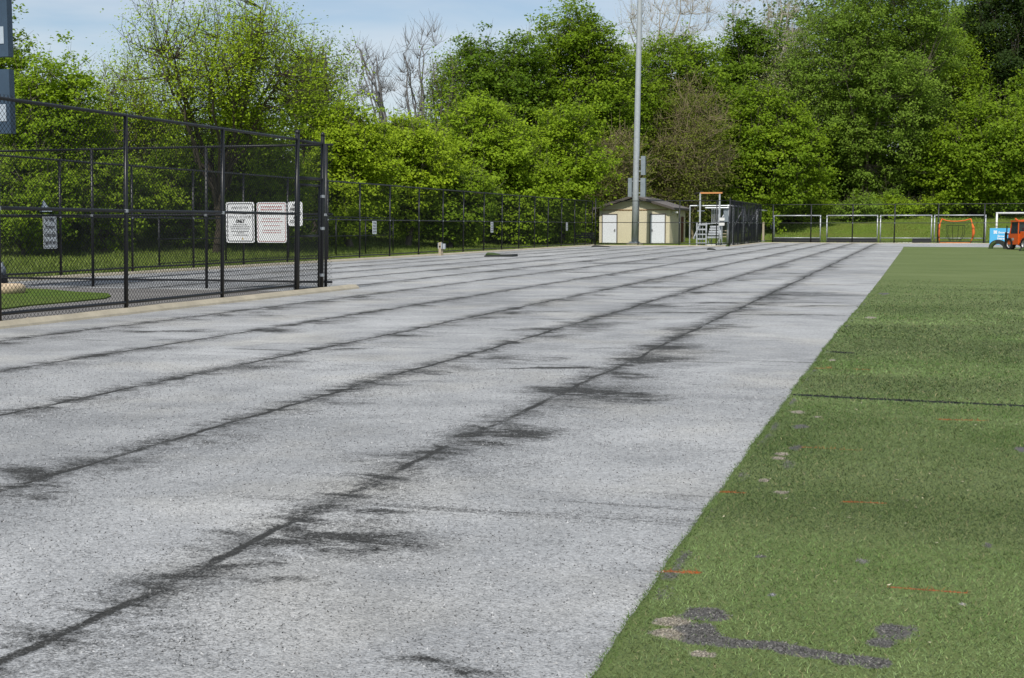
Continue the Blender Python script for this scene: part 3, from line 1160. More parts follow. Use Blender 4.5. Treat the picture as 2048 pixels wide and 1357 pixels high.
for z in (0.10, 1.15, 2.16):
    lf.tube(Vector((0, ya, 0)) + up * z, Vector((0, yb, 0)) + up * z, 0.022)
for q in (ya, yb):
    lf.tube(Vector((0, q, 0)) + up * 0.08, Vector((0, q, 0)) + up * 2.18, 0.024)
leaf = lf.build("leaf", M['black_vinyl'], gr, True)
o = link("chain_mesh", wire_mesh("chain_mesh", (0, 0.05, 0), (0, GLn - 0.06, 0), 0.04, FH + 0.02, 0.078, 0.0028, up), M['black_wire'], gr)
o["kind"] = "stuff"
for z in (0.35, 1.30, 1.95):
    hm = MB()
    hm.tube(Vector((0, yb, 0)) + up * z, Vector((0, GLn + 0.03, 0)) + up * z, 0.016)
    hm.lathe(tuple(Vector((0, GLn, 0)) + up * (z - 0.03)), [(0.058, 0), (0.058, 0.06)], 12)
    hm.build("hinge", M['clamp'], gr)

# cross fence from the gate corner towards the wood
xcs = [XA - 0.05] + [ONY(px, YX).x for px in (413, 186)]
spx = xcs[1] - xcs[2]
pl = [0.15] + [XA - x for x in xcs[1:]] + [XA - xcs[2] + spx * k for k in (1, 2)]
fence("black chain link cross fence from the gate corner towards the wood, white notices on it", (XA, YX, 0), (XA - pl[-1] - 0.1, YX, 0), pl, lean=1.0, pr=0.032, rr=0.023, wire=0.0022, pitch=0.078)

# long fence beside the wood
pc = [ONX(px, XC).y for px in (122, 265, 387, 487, 575, 655, 719, 779, 837, 885, 926, 967, 1003, 1037, 1068, 1095, 1122, 1148, 1170)]
y0 = pc[0] - 6.4
fence("long black chain link fence beside the wood with three small notices", (XC, y0, 0), (XC, YD, 0), [0.05, 3.2] + [y - y0 for y in pc] + [YD - y0 - 0.02], lean=0.9, pr=0.034, rr=0.025, wire=0.0016, pitch=0.076)

# fence before the shed
pd = [ONY(px, YD).x for px in (1190, 1276, 1358, 1432)]
fence("black chain link fence crossing in front of the cream shed", (pd[0], YD, 0), (XA, YD, 0), [x - pd[0] for x in pd[0:]] + [XA - pd[0] - 0.02], lean=0.6, pr=0.036, rr=0.022, wire=0.0008, pitch=0.07, cap_posts=(0, 4))

# storage pen fence going away from us, and the end fence
n = 9
fence("black chain link fence of the pen beside the stored goals and steps", (XA, YD, 0), (XA, YF, 0), [(YF - YD) * k / n for k in range(1, n + 1)], lean=0.5, pr=0.036, rr=0.024, wire=0.0025, pitch=0.060)
pf = [ONY(px, YF).x for px in (1545, 1621, 1704, 1788, 1875, 1967, 2055)]
pfx = pf + [pf[-1] + 3.4 * k for k in range(1, 8)]
fence("black chain link end fence in front of the row of stored goals", (XA, YF, 0), (pfx[-1], YF, 0), [x - XA for x in pfx], lean=0.4, pr=0.050, rr=0.024, wire=0.0008, pitch=0.07, H=3.05)

# lower fence behind the long fence
yl = [ONX(px, XC - 3.0).y for px in (672, 731, 786)]
fence("low black chain link fence standing in the grass behind the long fence", (XC - 3.0, yl[0] - 14, 0), (XC - 3.0, yl[2], 0), [0.1, 4.5, 9.5] + [y - yl[0] + 14 for y in yl], H=1.75, lean=0.6, pr=0.034, rr=0.02, wire=0.0013, pitch=0.07, clamps=False)


# ------------------------------------------------------------------ notices on the fences
def bars(parent, rows, w, y, mat, seed, h):
    r = random.Random(seed)
    m = MB()
    for z, ww in rows:
        x = -ww / 2
        while x < ww / 2 - 0.01:
            L = min(r.uniform(0.018, 0.05), ww / 2 - x)
            b = len(m.v)
            m.v += [(x, y, z), (x + L, y, z), (x + L, y, z + h), (x, y, z + h)]
            m.f.append((b, b + 1, b + 2, b + 3))
            x += L + 0.010
    o = m.build("small_print", mat, parent)
    o["kind"] = "stuff"
    return o


def place_on_x(px, X, z):
    p = ONX(px, X)
    return Vector((X, p.y, z))


def sign_on_cross(pxa, pxb, pya, pyb, label):
    a, b_ = ONY(pxa, YX), ONY(pxb, YX)
    d = a.dot(CAM_FWD)
    w, h = b_.x - a.x, (pyb - pya) / FPX * d
    o = empty("notice_sign", ((a.x + b_.x) / 2, YX - 0.045, HC + (452 - pyb) / FPX * d))
    tag(o, label, "sign")
    return o, w, h


s1, w1, h1 = sign_on_cross(457, 513, 405, 485, "white notice with black border and the word ONLY in bold")
rounded_plate(w1, h1, 0.045, 0.006).build("panel", M['sign_white'], s1).location = (0, 0, h1 / 2)
border_ring(w1 - 0.05, h1 - 0.05, 0.05, 0.018, -0.002).build("border", M['ink'], s1).location = (0, 0, h1 / 2)
lettering("lettering", "RESERVED FOR", 0.075, M['ink'], s1, 0, -0.003, h1 * 0.83, w1 * 0.60)
lettering("lettering", "AUTHORIZED", 0.07, M['ink'], s1, 0, -0.003, h1 * 0.70, w1 * 0.52)
lettering("lettering", "SCHOOL ACTIVITIES", 0.075, M['ink'], s1, 0, -0.003, h1 * 0.605, w1 * 0.80)
lettering("lettering", "ONLY", 0.095, M['ink'], s1, 0, -0.003, h1 * 0.495, w1 * 0.32, 0.006)
bars(s1, [(h1 * q, w1 * f) for q, f in ((0.435, 0.5), (0.385, 0.72), (0.335, 0.66), (0.275, 0.62), (0.235, 0.3), (0.18, 0.56))], w1, -0.003, M['ink'], 3, 0.014)
mm = MB()
mm.v += [(0.03, -0.003, h1 * 0.08), (0.075, -0.003, h1 * 0.08), (0.052, -0.003, h1 * 0.14)]
mm.f.append((0, 1, 2))
mm.build("emblem", M['ink_gold'], s1)

s2, w2, h2 = sign_on_cross(518, 577, 405, 485, "white notice with faded red border and red print")
rounded_plate(w2, h2, 0.05, 0.006).build("panel", M['sign_white'], s2).location = (0, 0, h2 / 2)
border_ring(w2 - 0.04, h2 - 0.04, 0.045, 0.012, -0.002).build("border", M['ink_red'], s2).location = (0, 0, h2 / 2)
bars(s2, [(h2 * 0.87, w2 * 0.72), (h2 * 0.80, w2 * 0.72)], w2, -0.003, M['ink_red'], 5, 0.026)
bars(s2, [(h2 * 0.69, w2 * 0.78)], w2, -0.003, M['ink'], 6, 0.030)
bars(s2, [(h2 * q, w2 * f) for q, f in ((0.58, 0.60), (0.51, 0.76), (0.41, 0.55), (0.30, 0.62), (0.24, 0.62))], w2, -0.003, M['ink_red'], 7, 0.016)

s3, w3, h3 = sign_on_cross(580, 609, 404, 452, "small white notice with black capitals behind the gate's latch post")
rounded_plate(w3, h3, 0.05, 0.006).build("panel", M['sign_white'], s3).location = (0, 0, h3 / 2)
for k, (tx, f) in enumerate((("NO", 0.34), ("FIELD", 0.66), ("VIEWING", 0.86), ("IS", 0.22), ("COURT", 0.70))):
    lettering("lettering", tx, 0.085, M['ink'], s3, 0, -0.003, h3 * (0.80 - 0.17 * k), w3 * f, 0.003)

# larger narrow notice hanging a little crooked on the long fence
yN0, yN1 = ONX(85, XC).y, ONX(112, XC).y
dX = ONX(98, XC).dot(CAM_FWD)
wn_, hn_ = yN1 - yN0, 68.0 / FPX * dX
s4 = empty("notice_sign", (XC + 0.07, (yN0 + yN1) / 2, HC + (452 - 497) / FPX * dX))
s4.rotation_euler = (0, 0, math.radians(90))
tag(s4, "large narrow notice on the long fence: No Hitting Throwing or Kicking Balls", "sign")
rounded_plate(wn_, hn_, 0.03, 0.006).build("panel", M['sign_white'], s4).location = (0, 0, hn_ / 2)
border_ring(wn_ - 0.035, hn_ - 0.035, 0.025, 0.012, -0.002).build("border", M['ink'], s4).location = (0, 0, hn_ / 2)
for k, (tx, f) in enumerate((("No Hitting", 0.66), ("Throwing or", 0.74), ("Kicking Balls", 0.80), ("Against the Fence", 0.82))):
    lettering("lettering", tx, 0.165, M['ink'], s4, 0, -0.003, hn_ * (0.80 - 0.225 * k), wn_ * f, 0.003)

# the same narrow notice three times on the long fence
for q, (px, py0, py1, lb) in enumerate(((747, 442, 468, "small narrow white notice on the long fence in front of the low fence"),
                                         (982, 444, 465, "small narrow white notice on the long fence behind the green turf heap"),
                                         (1132, 445, 461, "small narrow white notice on the long fence beside the bench"))):
    p = ONX(px, XC)
    d = p.dot(CAM_FWD)
    h = (py1 - py0) / FPX * d
    o = empty("notice_sign", (XC + 0.06, p.y, HC + (452 - py1) / FPX * d))
    o.rotation_euler = (0, 0, math.radians(90))
    tag(o, lb, "sign", "narrow notices on the long fence")
    rounded_plate(0.42, h, 0.03, 0.006).build("panel", M['sign_white'], o).location = (0, 0, h / 2)
    for k, (tx, f) in enumerate((("No Hitting", 0.66), ("Throwing or", 0.74), ("Kicking Balls", 0.80), ("Against the Fence", 0.82))):
        lettering("lettering", tx, 0.10, M['ink'], o, 0, -0.003, h * (0.79 - 0.22 * k), 0.42 * f, 0.001)

# torn pennant of grey sheet above the notice
tp = MB()
pT = ONX(92, XC)
sx = dX / FPX / math.cos(YAW)
tp.prism([(-13 * sx, 0, 0), (13 * sx, -0.02, 0.01), (10 * sx, 0.01, 5 * sx), (-4 * sx, 0.01, 22 * sx), (-9 * sx, 0, 9 * sx)], (0, 0, 0), (0, 0.012, 0))
o = tp.build("torn_sheet", M['plate'], None, loc=(XC + 0.06, pT.y, HC + (452 - 424) / FPX * dX))
o.rotation_euler = (0, 0, math.radians(70))
tag(o, "torn triangular pale blue-grey sheet caught on the long fence above the large narrow notice", "sheet")

# ------------------------------------------------------------------ mast with slate blue panels, left of the path
dP = 27.0
pr_ = AT(27, 300, dP)
bx = pr_.x - 1.02
mast = empty("sign_mast", (bx, pr_.y, 0))
tag(mast, "tall steel mast carrying two slate blue panels behind the near fence", "mast")
MB().tube((0, 0, -0.2), (0, 0, 15.0), 0.17, 0.11, 14).build("pole", M['galv'], mast, True)
for (ya, yb) in ((-60, 124), (148, 272)):
    za, zb = HC + (452 - yb) / FPX * dP, HC + (452 - ya) / FPX * dP
    pnl = MB().box(-0.35, 1.25, -0.36, -0.20, za, zb).build("panel", M['slate_blue'], mast)
    MB().box(-0.12, 0.12, -0.20, -0.10, za + 0.2, za + 0.3).box(-0.12, 0.12, -0.20, -0.10, zb - 0.3, zb - 0.2).build("bracket", M['galv_box'], mast)
    pz = HC + (452 - (82 if ya < 0 else 231)) / FPX * dP
    MB().box(0.93, 1.16, -0.372, -0.362, pz - 0.18, pz + 0.16).build("plate", M['plate'], pnl)

# planter ring and grey fitting at the end of the grass island
pp = G(2, 590)
pl_ = MB()
pl_.lathe((0, 0, 0), [(0.43, 0.0), (0.47, 0.10), (0.46, 0.17), (0.40, 0.21), (0.30, 0.20), (0.28, 0.12)], 22)
o = pl_.build("stone_planter", M['stone'], None, True, (pp.x, pp.y, 0.0))
tag(o, "round tan stone planter rim on the grass island behind the near fence", "planter")
ph = G(5, 571)
hy = empty("standpipe", (ph.x, ph.y, 0))
tag(hy, "short grey capped standpipe behind the stone planter", "standpipe")
MB().lathe((0, 0, 0), [(0.12, 0), (0.12, 0.22), (0.10, 0.24)], 14).build("base", M['black_steel'], hy)
MB().lathe((0, 0, 0.24), [(0.09, 0), (0.09, 0.12), (0.065, 0.20), (0.035, 0.24), (0.035, 0.29)], 14).build("cap", M['hydrant'], hy, True)
# a stone left at the foot of the near fence
pst = ONX(60, XA - 0.12)
st = MB()
st.lathe((0, 0, 0), [(0.05, 0), (0.075, 0.03), (0.06, 0.065), (0.02, 0.08)], 9)
o = st.build("loose_stone", M['stone'], None, True, (XA - 0.14, pst.y, 0.008))
tag(o, "small tan stone lying under the bottom rail of the near fence", "stone")

# ------------------------------------------------------------------ light pole before the shed
pb = G(1269, 490)
dpole = pb.dot(CAM_FWD)
k = dpole / FPX
pole = empty("light_pole", (pb.x, pb.y, 0))
tag(pole, "tall tapered galvanised steel light pole in front of the cream shed", "light pole")
upp = lean_up(0.8)
pm = MB()
pts = [upp * z for z in (0.12, 4, 8, 12, 16, 20, 24)]
pm.path(pts, [6.6 * k, 6.2 * k, 5.9 * k, 5.5 * k, 5.1 * k, 4.7 * k, 4.3 * k], 20)
pm.build("shaft", M['galv'], pole, True)
MB().lathe((0, 0, 0), [(0.62, 0.0), (0.60, 0.10), (0.56, 0.12)], 24).build("footing", M['concrete_grey'], pole)
MB().box(-0.36, 0.36, -0.36, 0.36, 0.12, 0.165).build("base_plate", M['galv_box'], pole)
bm_ = MB()
for a in range(8):
    t = math.radians(45 * a + 22)
    bm_.lathe((0.32 * math.cos(t) * 1.06, 0.32 * math.sin(t) * 1.06, 0.12), [(0.04, 0), (0.04, 0.12)], 6)
bm_.build("anchor_bolts", M['galv_box'], pole)
lx = lambda px: (px - 1270.5) * k / math.cos(YAW)
lz = lambda py: (490 - py) * k
for (xa, xb, ya, yb) in ((1257, 1264, 395, 358), (1281, 1290, 395, 358), (1281, 1289, 352, 315)):
    sh = upp.x * lz(ya)
    MB().box(lx(xa) + sh, lx(xb) + sh, -0.22, 0.16, lz(ya), lz(yb)).build("control_box", M['galv_box'], pole)
    q = MB()
    c_ = 1 if xa > 1270 else -1
    for zz in (lz(ya) + 0.25, lz(yb) - 0.25):
        q.box(min(0, lx(xa) + sh), max(0, lx(xb) + sh), -0.03, 0.03, zz, zz + 0.06)
    q.build("bracket", M['galv'], pole)

# ------------------------------------------------------------------ shed
sc = G(1268, 487.5)
ds = sc.dot(CAM_FWD)
ks = ds / FPX
SW = 136 * ks / math.cos(YAW)
SD = 7.2
EH = 70 * ks
AH = 92 * ks
zs = float(tz(sc.x, sc.y))
shed = empty("shed", (sc.x, sc.y, zs))
tag(shed, "cream vertical-sided shed with grey gable roof and two white doors", "shed")
hw = SW / 2


def gable(y0, y1, x0, x1, eh, ah):
    return MB().prism([(x0, y0, 0), (x1, y0, 0), (x1, y0, eh), ((x0 + x1) / 2, y0, ah), (x0, y0, eh)], (0, 0, 0), (0, y1 - y0, 0))


wall = gable(0, SD, -hw, hw, EH, AH - 0.1).build("wall", M['siding'], shed)
bt = MB()
x = -hw + 0.08
slope = (AH - 0.1 - EH) / hw
while x < hw - 0.03:
    bt.box(x, x + 0.045, -0.022, -0.003, 0.0, EH + (hw - abs(x)) * slope - 0.1)
    x += 0.235
bt.build("battens", M['siding'], wall)
bt = MB()
y = 0.15
while y < SD - 0.1:
    bt.box(hw + 0.003, hw + 0.022, y, y + 0.045, 0.0, EH - 0.05)
    y += 0.30
bt.build("battens", M['siding'], wall)
MB().box(-hw + 0.1, hw - 0.1, -0.045, -0.024, EH - 0.16, EH - 0.10).build("trim_board", M['trim'], shed)
ov = 0.50
eo = 0.42
for sx_ in (-1, 1):
    xe = sx_ * (hw + eo)
    ze = EH - eo * slope
    poly = [(0, -ov, AH + 0.02), (xe, -ov, ze + 0.02), (xe, -ov, ze + 0.16), (0, -ov, AH + 0.16)]
    rf = MB().prism(poly, (0, 0, 0), (0, SD + 2 * ov, 0)).build("roof", M['roof'], shed)
    # rake board on the gable end, set proud of the slab
    MB().prism([(0, -ov - 0.03, AH - 0.03), (xe, -ov - 0.03, ze - 0.03), (xe, -ov - 0.03, ze + 0.14), (0, -ov - 0.03, AH + 0.14)], (0, 0, 0), (0, 0.027, 0)).build("rake_board", M['fascia'], rf)
    MB().box(min(xe, xe + sx_ * 0.03) + (0.003 if sx_ > 0 else 0), max(xe, xe + sx_ * 0.03) - (0.003 if sx_ < 0 else 0), -ov, SD + ov, ze - 0.02, ze + 0.13).build("gutter", M['fascia'], rf)
for cx_, hs in ((-hw + (1221.5 - 1201) * ks / math.cos(YAW), 1), (-hw + (1314.5 - 1201) * ks / math.cos(YAW), -1)):
    dwid = 27 * ks / math.cos(YAW) / 2
    dh = 57 * ks
    dr = MB().box(cx_ - dwid, cx_ + dwid, -0.075, -0.025, 0.02, dh).build("door", M['door_white'], shed)
    MB().box(cx_ - dwid - 0.07, cx_ - dwid - 0.003, -0.085, -0.024, 0, dh + 0.07).box(cx_ + dwid + 0.003, cx_ + dwid + 0.07, -0.085, -0.024, 0, dh + 0.07).box(cx_ - dwid - 0.07, cx_ + dwid + 0.07, -0.087, -0.024, dh + 0.003, dh + 0.08).build("frame", M['fascia'], dr)
    hx = cx_ + hs * (dwid - 0.12)
    MB().box(hx - 0.03, hx + 0.03, -0.10, -0.077, 0.92, 1.12).tube((hx, -0.10, 1.0), (hx, -0.15, 1.0), 0.02).tube((hx, -0.15, 1.0), (hx - hs * 0.1, -0.15, 1.0), 0.015).build("handle", M['black_steel'], dr)
sd = MB().box(hw + 0.025, hw + 0.06, SD - 2.1, SD - 1.1, 0.02, 2.1).build("door", M['door_red'], shed)
tag(sd, "dark red side door")
fl = MB()
fl.box(hw + 0.02, hw + 0.12, 0.9, 1.05, EH - 0.42, EH - 0.28)
fl.tube((hw + 0.12, 0.95, EH - 0.36), (hw + 0.36, 0.8, EH - 0.30), 0.02)
fl.prism([(hw + 0.30, 0.62, EH - 0.40), (hw + 0.52, 0.62, EH - 0.36), (hw + 0.52, 0.62, EH - 0.26), (hw + 0.30, 0.62, EH - 0.22)], (0, 0, 0), (0, 0.2, 0))
fl.build("flood_lamp", M['white_paint'], shed)
MB().tube((hw + 0.05, SD * 0.55, 0.0), (hw + 0.05, SD * 0.55, EH - 0.1), 0.04).build("downpipe", M['white_paint'], shed)

# ------------------------------------------------------------------ steel steps and seats in the pen
os_ = G(1388, 492.5)
dst = os_.dot(CAM_FWD)
kk = dst / FPX
ux = lambda px: (px - 1388) * kk / math.cos(YAW)
uz = lambda py: (492.5 - py) * kk
steps = empty("bleacher_steps", (os_.x, os_.y + 1.2, 0))
tag(steps, "aluminium bleacher steps with railings and an orange top bar in the pen", "bleacher")
for px in (1393.5, 1431):
    MB().box(ux(px) - 0.05, ux(px) + 0.05, -0.05, 0.05, 0, uz(386)).build("mast_post", M['alu'], steps)
MB().box(ux(1394), ux(1436), -0.09, 0.09, uz(388.0), uz(385.2)).build("top_bar", M['orange_pale'], steps)
MB().quadbox([(ux(1382), -0.1, uz(388)), (ux(1393), -0.1, uz(386)), (ux(1393), 1.4, uz(384)), (ux(1382), 1.4, uz(386)),
              (ux(1382), -0.1, uz(387)), (ux(1393), -0.1, uz(384.6)), (ux(1393), 1.4, uz(382.6)), (ux(1382), 1.4, uz(385))]).build("top_plate", M['board_black'], steps)
# ladder stair
for px in (1391, 1409):
    MB().box(ux(px) - 0.045, ux(px) + 0.045, -0.75, -0.67, 0.0, uz(446)).build("stile", M['alu'], steps)
for k_, py in enumerate((488.5, 480, 471, 461, 451.5)):
    MB().box(ux(1392.5), ux(1407.5), -0.72 + 0.05 * k_, -0.45 + 0.16 * k_, uz(py), uz(py - 3.0)).build("tread", M['alu'], steps)
# broad seat planks, wider towards the ground
for k_, py in enumerate((477, 471, 466, 461, 456)):
    MB().box(ux(1411), ux(1431 - 0.9 * k_ + 1), -0.6 + 0.28 * k_, -0.32 + 0.28 * k_, uz(py), uz(py - 3.6)).build("seat_plank", M['alu'], steps)
MB().quadbox([(ux(1436), -0.75, uz(479)), (ux(1438), -0.75, uz(479)), (ux(1430), 0.8, uz(450)), (ux(1428), 0.8, uz(450)),
              (ux(1436), -0.75, uz(475)), (ux(1438), -0.75, uz(475)), (ux(1430), 0.8, uz(446)), (ux(1428), 0.8, uz(446))]).build("stringer", M['galv'], steps)
MB().quadbox([(ux(1384), -0.65, uz(479)), (ux(1386), -0.65, uz(479)), (ux(1392), 0.8, uz(450)), (ux(1390), 0.8, uz(450)),
              (ux(1384), -0.65, uz(475)), (ux(1386), -0.65, uz(475)), (ux(1392), 0.8, uz(446)), (ux(1390), 0.8, uz(446))]).build("stringer", M['galv'], steps)
MB().box(ux(1411), ux(1428), 0.85, 1.0, uz(448), uz(444.5)).build("kick_rail", M['alu'], steps)
for px in (1412, 1416, 1420, 1424, 1428):
    MB().tube((ux(px), 1.1, uz(446)), (ux(px), 1.1, uz(417)), 0.028).build("picket", M['alu'], steps)
MB().tube((ux(1399), 1.1, uz(416)), (ux(1444), 1.1, uz(416)), 0.05).build("hand_rail", M['alu'], steps)
MB().tube((ux(1367), 1.5, uz(411.5)), (ux(1451), 1.5, uz(411.5)), 0.045).build("hand_rail", M['alu'], steps)
MB().tube((ux(1367), 1.5, uz(411.5)), (ux(1367), 1.5, 0), 0.045).build("rail_post", M['alu'], steps)
MB().tube((ux(1451), 1.5, uz(411.5)), (ux(1451), 1.5, 0), 0.045).build("rail_post", M['alu'], steps)
MB().box(ux(1384), ux(1398), 0.9, 1.05, uz(423), uz(421)).build("guard_bar", M['alu'], steps)
MB().box(ux(1434), ux(1443), 1.2, 1.28, uz(444), uz(418)).build("back_panel", M['galv_box'], steps)
MB().box(ux(1392), ux(1410), 0.9, 1.7, uz(449), uz(447)).build("platform", M['alu'], steps)
for k_, (pya, pyb) in enumerate(((442, 436), (452, 445))):
    rp = rounded_plate(10.5 * kk, (pya - pyb) * kk, 0.05, 0.05).build("seat_back", M['white_paint'], steps)
    rp.location = (ux(1436.5), -0.2, uz((pya + pyb) / 2))
MB().tube((ux(1436.5), -0.13, 0), (ux(1436.5), -0.13, uz(438)), 0.03).build("seat_post", M['galv'], steps)
for k_, py in enumerate((463, 469, 475)):
    MB().box(ux(1433), ux(1444), 0.2, 0.5, uz(py), uz(py - 1.6)).build("rear_plank", M['wood'], steps)
MB().box(ux(1411), ux(1428), -0.7, -0.5, 0.0, uz(489.3)).build("ground_skid", M['white_paint'], steps)
# supports beneath the planks and platform
for px, yq, pt in ((1412, -0.4, 477), (1430, -0.4, 477), (1412, 1.1, 446), (1430, 1.1, 446), (1394, 1.1, 448)):
    MB().tube((ux(px), yq, 0), (ux(px), yq, uz(pt)), 0.03).build("support", M['galv'], steps)

# ------------------------------------------------------------------ goals
def goal(name, label, xa, xb, Y, H, tube, mat, depth=0.9, lower=None, board=None, group=None, rz=0.0):
    z0 = float(tz((xa + xb) / 2, Y))
    g_ = empty(name, ((xa + xb) / 2, Y, z0), rz)
    tag(g_, label, "goal", group)
    w = (xb - xa) / 2
    for s_ in (-1, 1):
        MB().tube((s_ * w, 0, 0), (s_ * w, 0, H), tube, n=10).build("upright", mat, g_, True)
        MB().tube((s_ * w, 0.02, H - 0.08), (s_ * w * 0.985, depth, 0.05), tube * 0.55, n=8).build("back_stay", mat, g_, True)
        MB().tube((s_ * w, 0.02, 0.045), (s_ * w * 0.985, depth, 0.045), tube * 0.55, n=8).build("ground_bar", mat, g_, True)
    MB().tube((-w - tube, 0, H), (w + tube, 0, H), tube * 0.98, n=10).build("crossbar", mat, g_, True)
    MB().tube((-w * 0.985, depth, 0.047), (w * 0.985, depth, 0.047), tube * 0.55, n=8).build("ground_bar", mat, g_, True)
    if lower:
        MB().tube((-w, -0.01, lower), (w, -0.01, lower), 0.035, n=8).build("lower_rail", mat, g_, True)
    if board:
        MB().box(-w + board[0] * 2 * w + tube, -w + board[1] * 2 * w - tube, -0.05, 0.0, 0.03, lower - 0.04).build("kick_board", M['board_black'], g_)
    return g_


YGo = YF + 0.9
fx = lambda px: ONY(px, YGo).x
kg = ONY(1700, YGo).dot(CAM_FWD) / FPX
GHt = 55 * kg
goal("soccer_goal", "aluminium goal frame with a full black kick board, next to the pen fence", fx(1547), fx(1640), YGo, GHt, 0.046, M['alu'], lower=10.5 * kg, board=(0, 1))
goal("soccer_goal", "aluminium goal frame with a full black kick board, second from the pen fence", fx(1653), fx(1754), YGo, GHt, 0.046, M['alu'], lower=10.5 * kg, board=(0, 1))
goal("soccer_goal", "aluminium goal frame with only a half black kick board", fx(1760), fx(1862), YGo, GHt, 0.046, M['alu'], lower=10.5 * kg, board=(0.62, 1))
goal("soccer_goal", "aluminium goal frame with the orange practice net inside it", fx(1868), fx(1970), YGo, GHt, 0.046, M['alu'], lower=10.5 * kg)
goal("soccer_goal", "white goal frame behind the blue banner and orange loader", fx(1993), fx(2180), YGo + 0.6, 59 * kg, 0.075, M['white_paint'], depth=1.6)
# goals kept in the pen, parallel with its fence
for k_, (pxa, pxb, pyt, lb) in enumerate(((1455, 1486, 411, "grey goal frame stored in the pen closest to the steps"), (1513, 1541, 420, "grey goal frame stored in the pen closest to the end fence"))):
    Xg = XA - 0.7
    a, b_ = ONX(pxa, Xg), ONX(pxb, Xg)
    H_ = HC + (452 - pyt) / FPX * a.dot(CAM_FWD)
    w_ = b_.y - a.y
    g_ = empty("soccer_goal", (Xg, (a.y + b_.y) / 2, 0), math.radians(90))
    tag(g_, lb, "goal")
    for s_ in (-1, 1):
        MB().tube((s_ * w_ / 2, 0, 0), (s_ * w_ / 2, 0, H_), 0.075, n=10).build("upright", M['alu'], g_, True)
        MB().tube((s_ * w_ / 2, 0.02, H_ - 0.1), (s_ * w_ / 2, 1.3, 0.05), 0.035, n=8).build("back_stay", M['alu'], g_, True)
        MB().tube((s_ * w_ / 2, 0.02, 0.05), (s_ * w_ / 2, 1.3, 0.05), 0.04, n=8).build("ground_bar", M['alu'], g_, True)
    MB().tube((-w_ / 2, 0, H_), (w_ / 2, 0, H_), 0.06, n=10).build("crossbar", M['alu'], g_, True)
    MB().tube((-w_ / 2, 1.3, 0.05), (w_ / 2, 1.3, 0.05), 0.06, n=10).build("rear_bar", M['white_paint'], g_, True)
    nv = wire_mesh("net", (-w_ / 2, 0.25, 0), (w_ / 2, 0.25, 0), 0.1, H_ - 0.05, 0.12, 0.003, Vector((0, 0.25, 1)))
    o = link("net", nv, M['net_green'], g_)
    o["kind"] = "stuff"
# equipment rack with a dark board in the pen
rk_a, rk_b = ONX(1489, XA - 1.6), ONX(1508, XA - 1.6)
rk = empty("equipment_rack", (XA - 1.6, (rk_a.y + rk_b.y) / 2, 0), math.radians(90))
tag(rk, "dark rack with a pale top board between the stored goals in the pen", "rack")
wr = (rk_b.y - rk_a.y) / 2
for sx_ in (-1, 1):
    for sy_ in (0, 0.5):
        MB().box(sx_ * wr - 0.05, sx_ * wr + 0.05, sy_ - 0.05, sy_ + 0.05, 0, 2.35).build("upright", M['black_steel'], rk)
MB().box(-wr, wr, -0.09, -0.052, 1.72, 2.3).build("top_board", M['alu'], rk)
for z in (0.35, 0.8, 1.25):
    MB().box(-wr + 0.06, wr - 0.06, -0.04, 0.54, z, z + 0.05).build("shelf", M['black_steel'], rk)
# weights along the foot of the pen fence
for k_, px in enumerate((1466, 1476, 1495, 1520, 1528)):
    p = ONX(px, XA - 0.28)
    o = MB().quadbox([(-0.12, -0.5, 0), (0.12, -0.5, 0), (0.12, 0.5, 0), (-0.12, 0.5, 0), (-0.09, -0.47, 0.16), (0.09, -0.47, 0.16), (0.09, 0.47, 0.16), (-0.09, 0.47, 0.16)]).build("goal_weight", M['white_paint'], None, loc=(XA - 0.30, p.y, 0.0))
    tag(o, "low white goal weight lying along the foot of the pen fence", "weight", "white weights along the pen fence")

# orange practice net
pn = G(1910, 489)
kn = pn.dot(CAM_FWD) / FPX
yn = YF + 0.45
cn = ONY(1910, yn)
pnet = empty("practice_net", (cn.x, yn, 0))
tag(pnet, "orange bow-sided practice net with a dark pocket standing behind the end fence", "practice net")
nx = lambda px: (px - 1910) * kn / math.cos(YAW)
nz_ = lambda py: (489.5 - py) * kn
for s_, pxs in ((-1, [(1881, 488.5), (1880, 478), (1878.5, 468), (1879, 456), (1881, 449), (1884, 438.5)]), (1, [(1938, 488.5), (1942, 478), (1944, 468), (1943, 456), (1941, 449), (1938, 438.5)])):
    MB().path([(nx(a), 0, nz_(b_)) for a, b_ in pxs], 0.045, 8).build("side_pole", M['orange_cloth'], pnet, True)
    sl = pxs[1:5]
    MB().path([(nx(a), 0, nz_(b_)) for a, b_ in sl], [0.05, 0.11, 0.10, 0.05], 8).build("pole_sleeve", M['orange_cloth'], pnet, True)
MB().path([(nx(1884), 0, nz_(438.5)), (nx(1892), 0, nz_(442)), (nx(1903), 0, nz_(443.5)), (nx(1914), 0, nz_(443.5)), (nx(1927), 0, nz_(442)), (nx(1938), 0, nz_(438.5))], 0.042, 8).build("top_band", M['orange_cloth'], pnet, True)
MB().path([(nx(1881), 0, 0.05), (nx(1900), -0.1, 0.05), (nx(1912), -0.1, 0.045), (nx(1938), 0, 0.05)], 0.05, 8).build("base_band", M['orange_cloth'], pnet, True)
nv = wire_mesh("net", (nx(1884), 0.03, 0), (nx(1938), 0.03, 0), 0.1, nz_(443), 0.07, 0.0022, Vector((0, 0, 1)))
o = link("net", nv, M['net_green'], pnet)
o["kind"] = "stuff"
pk = MB()
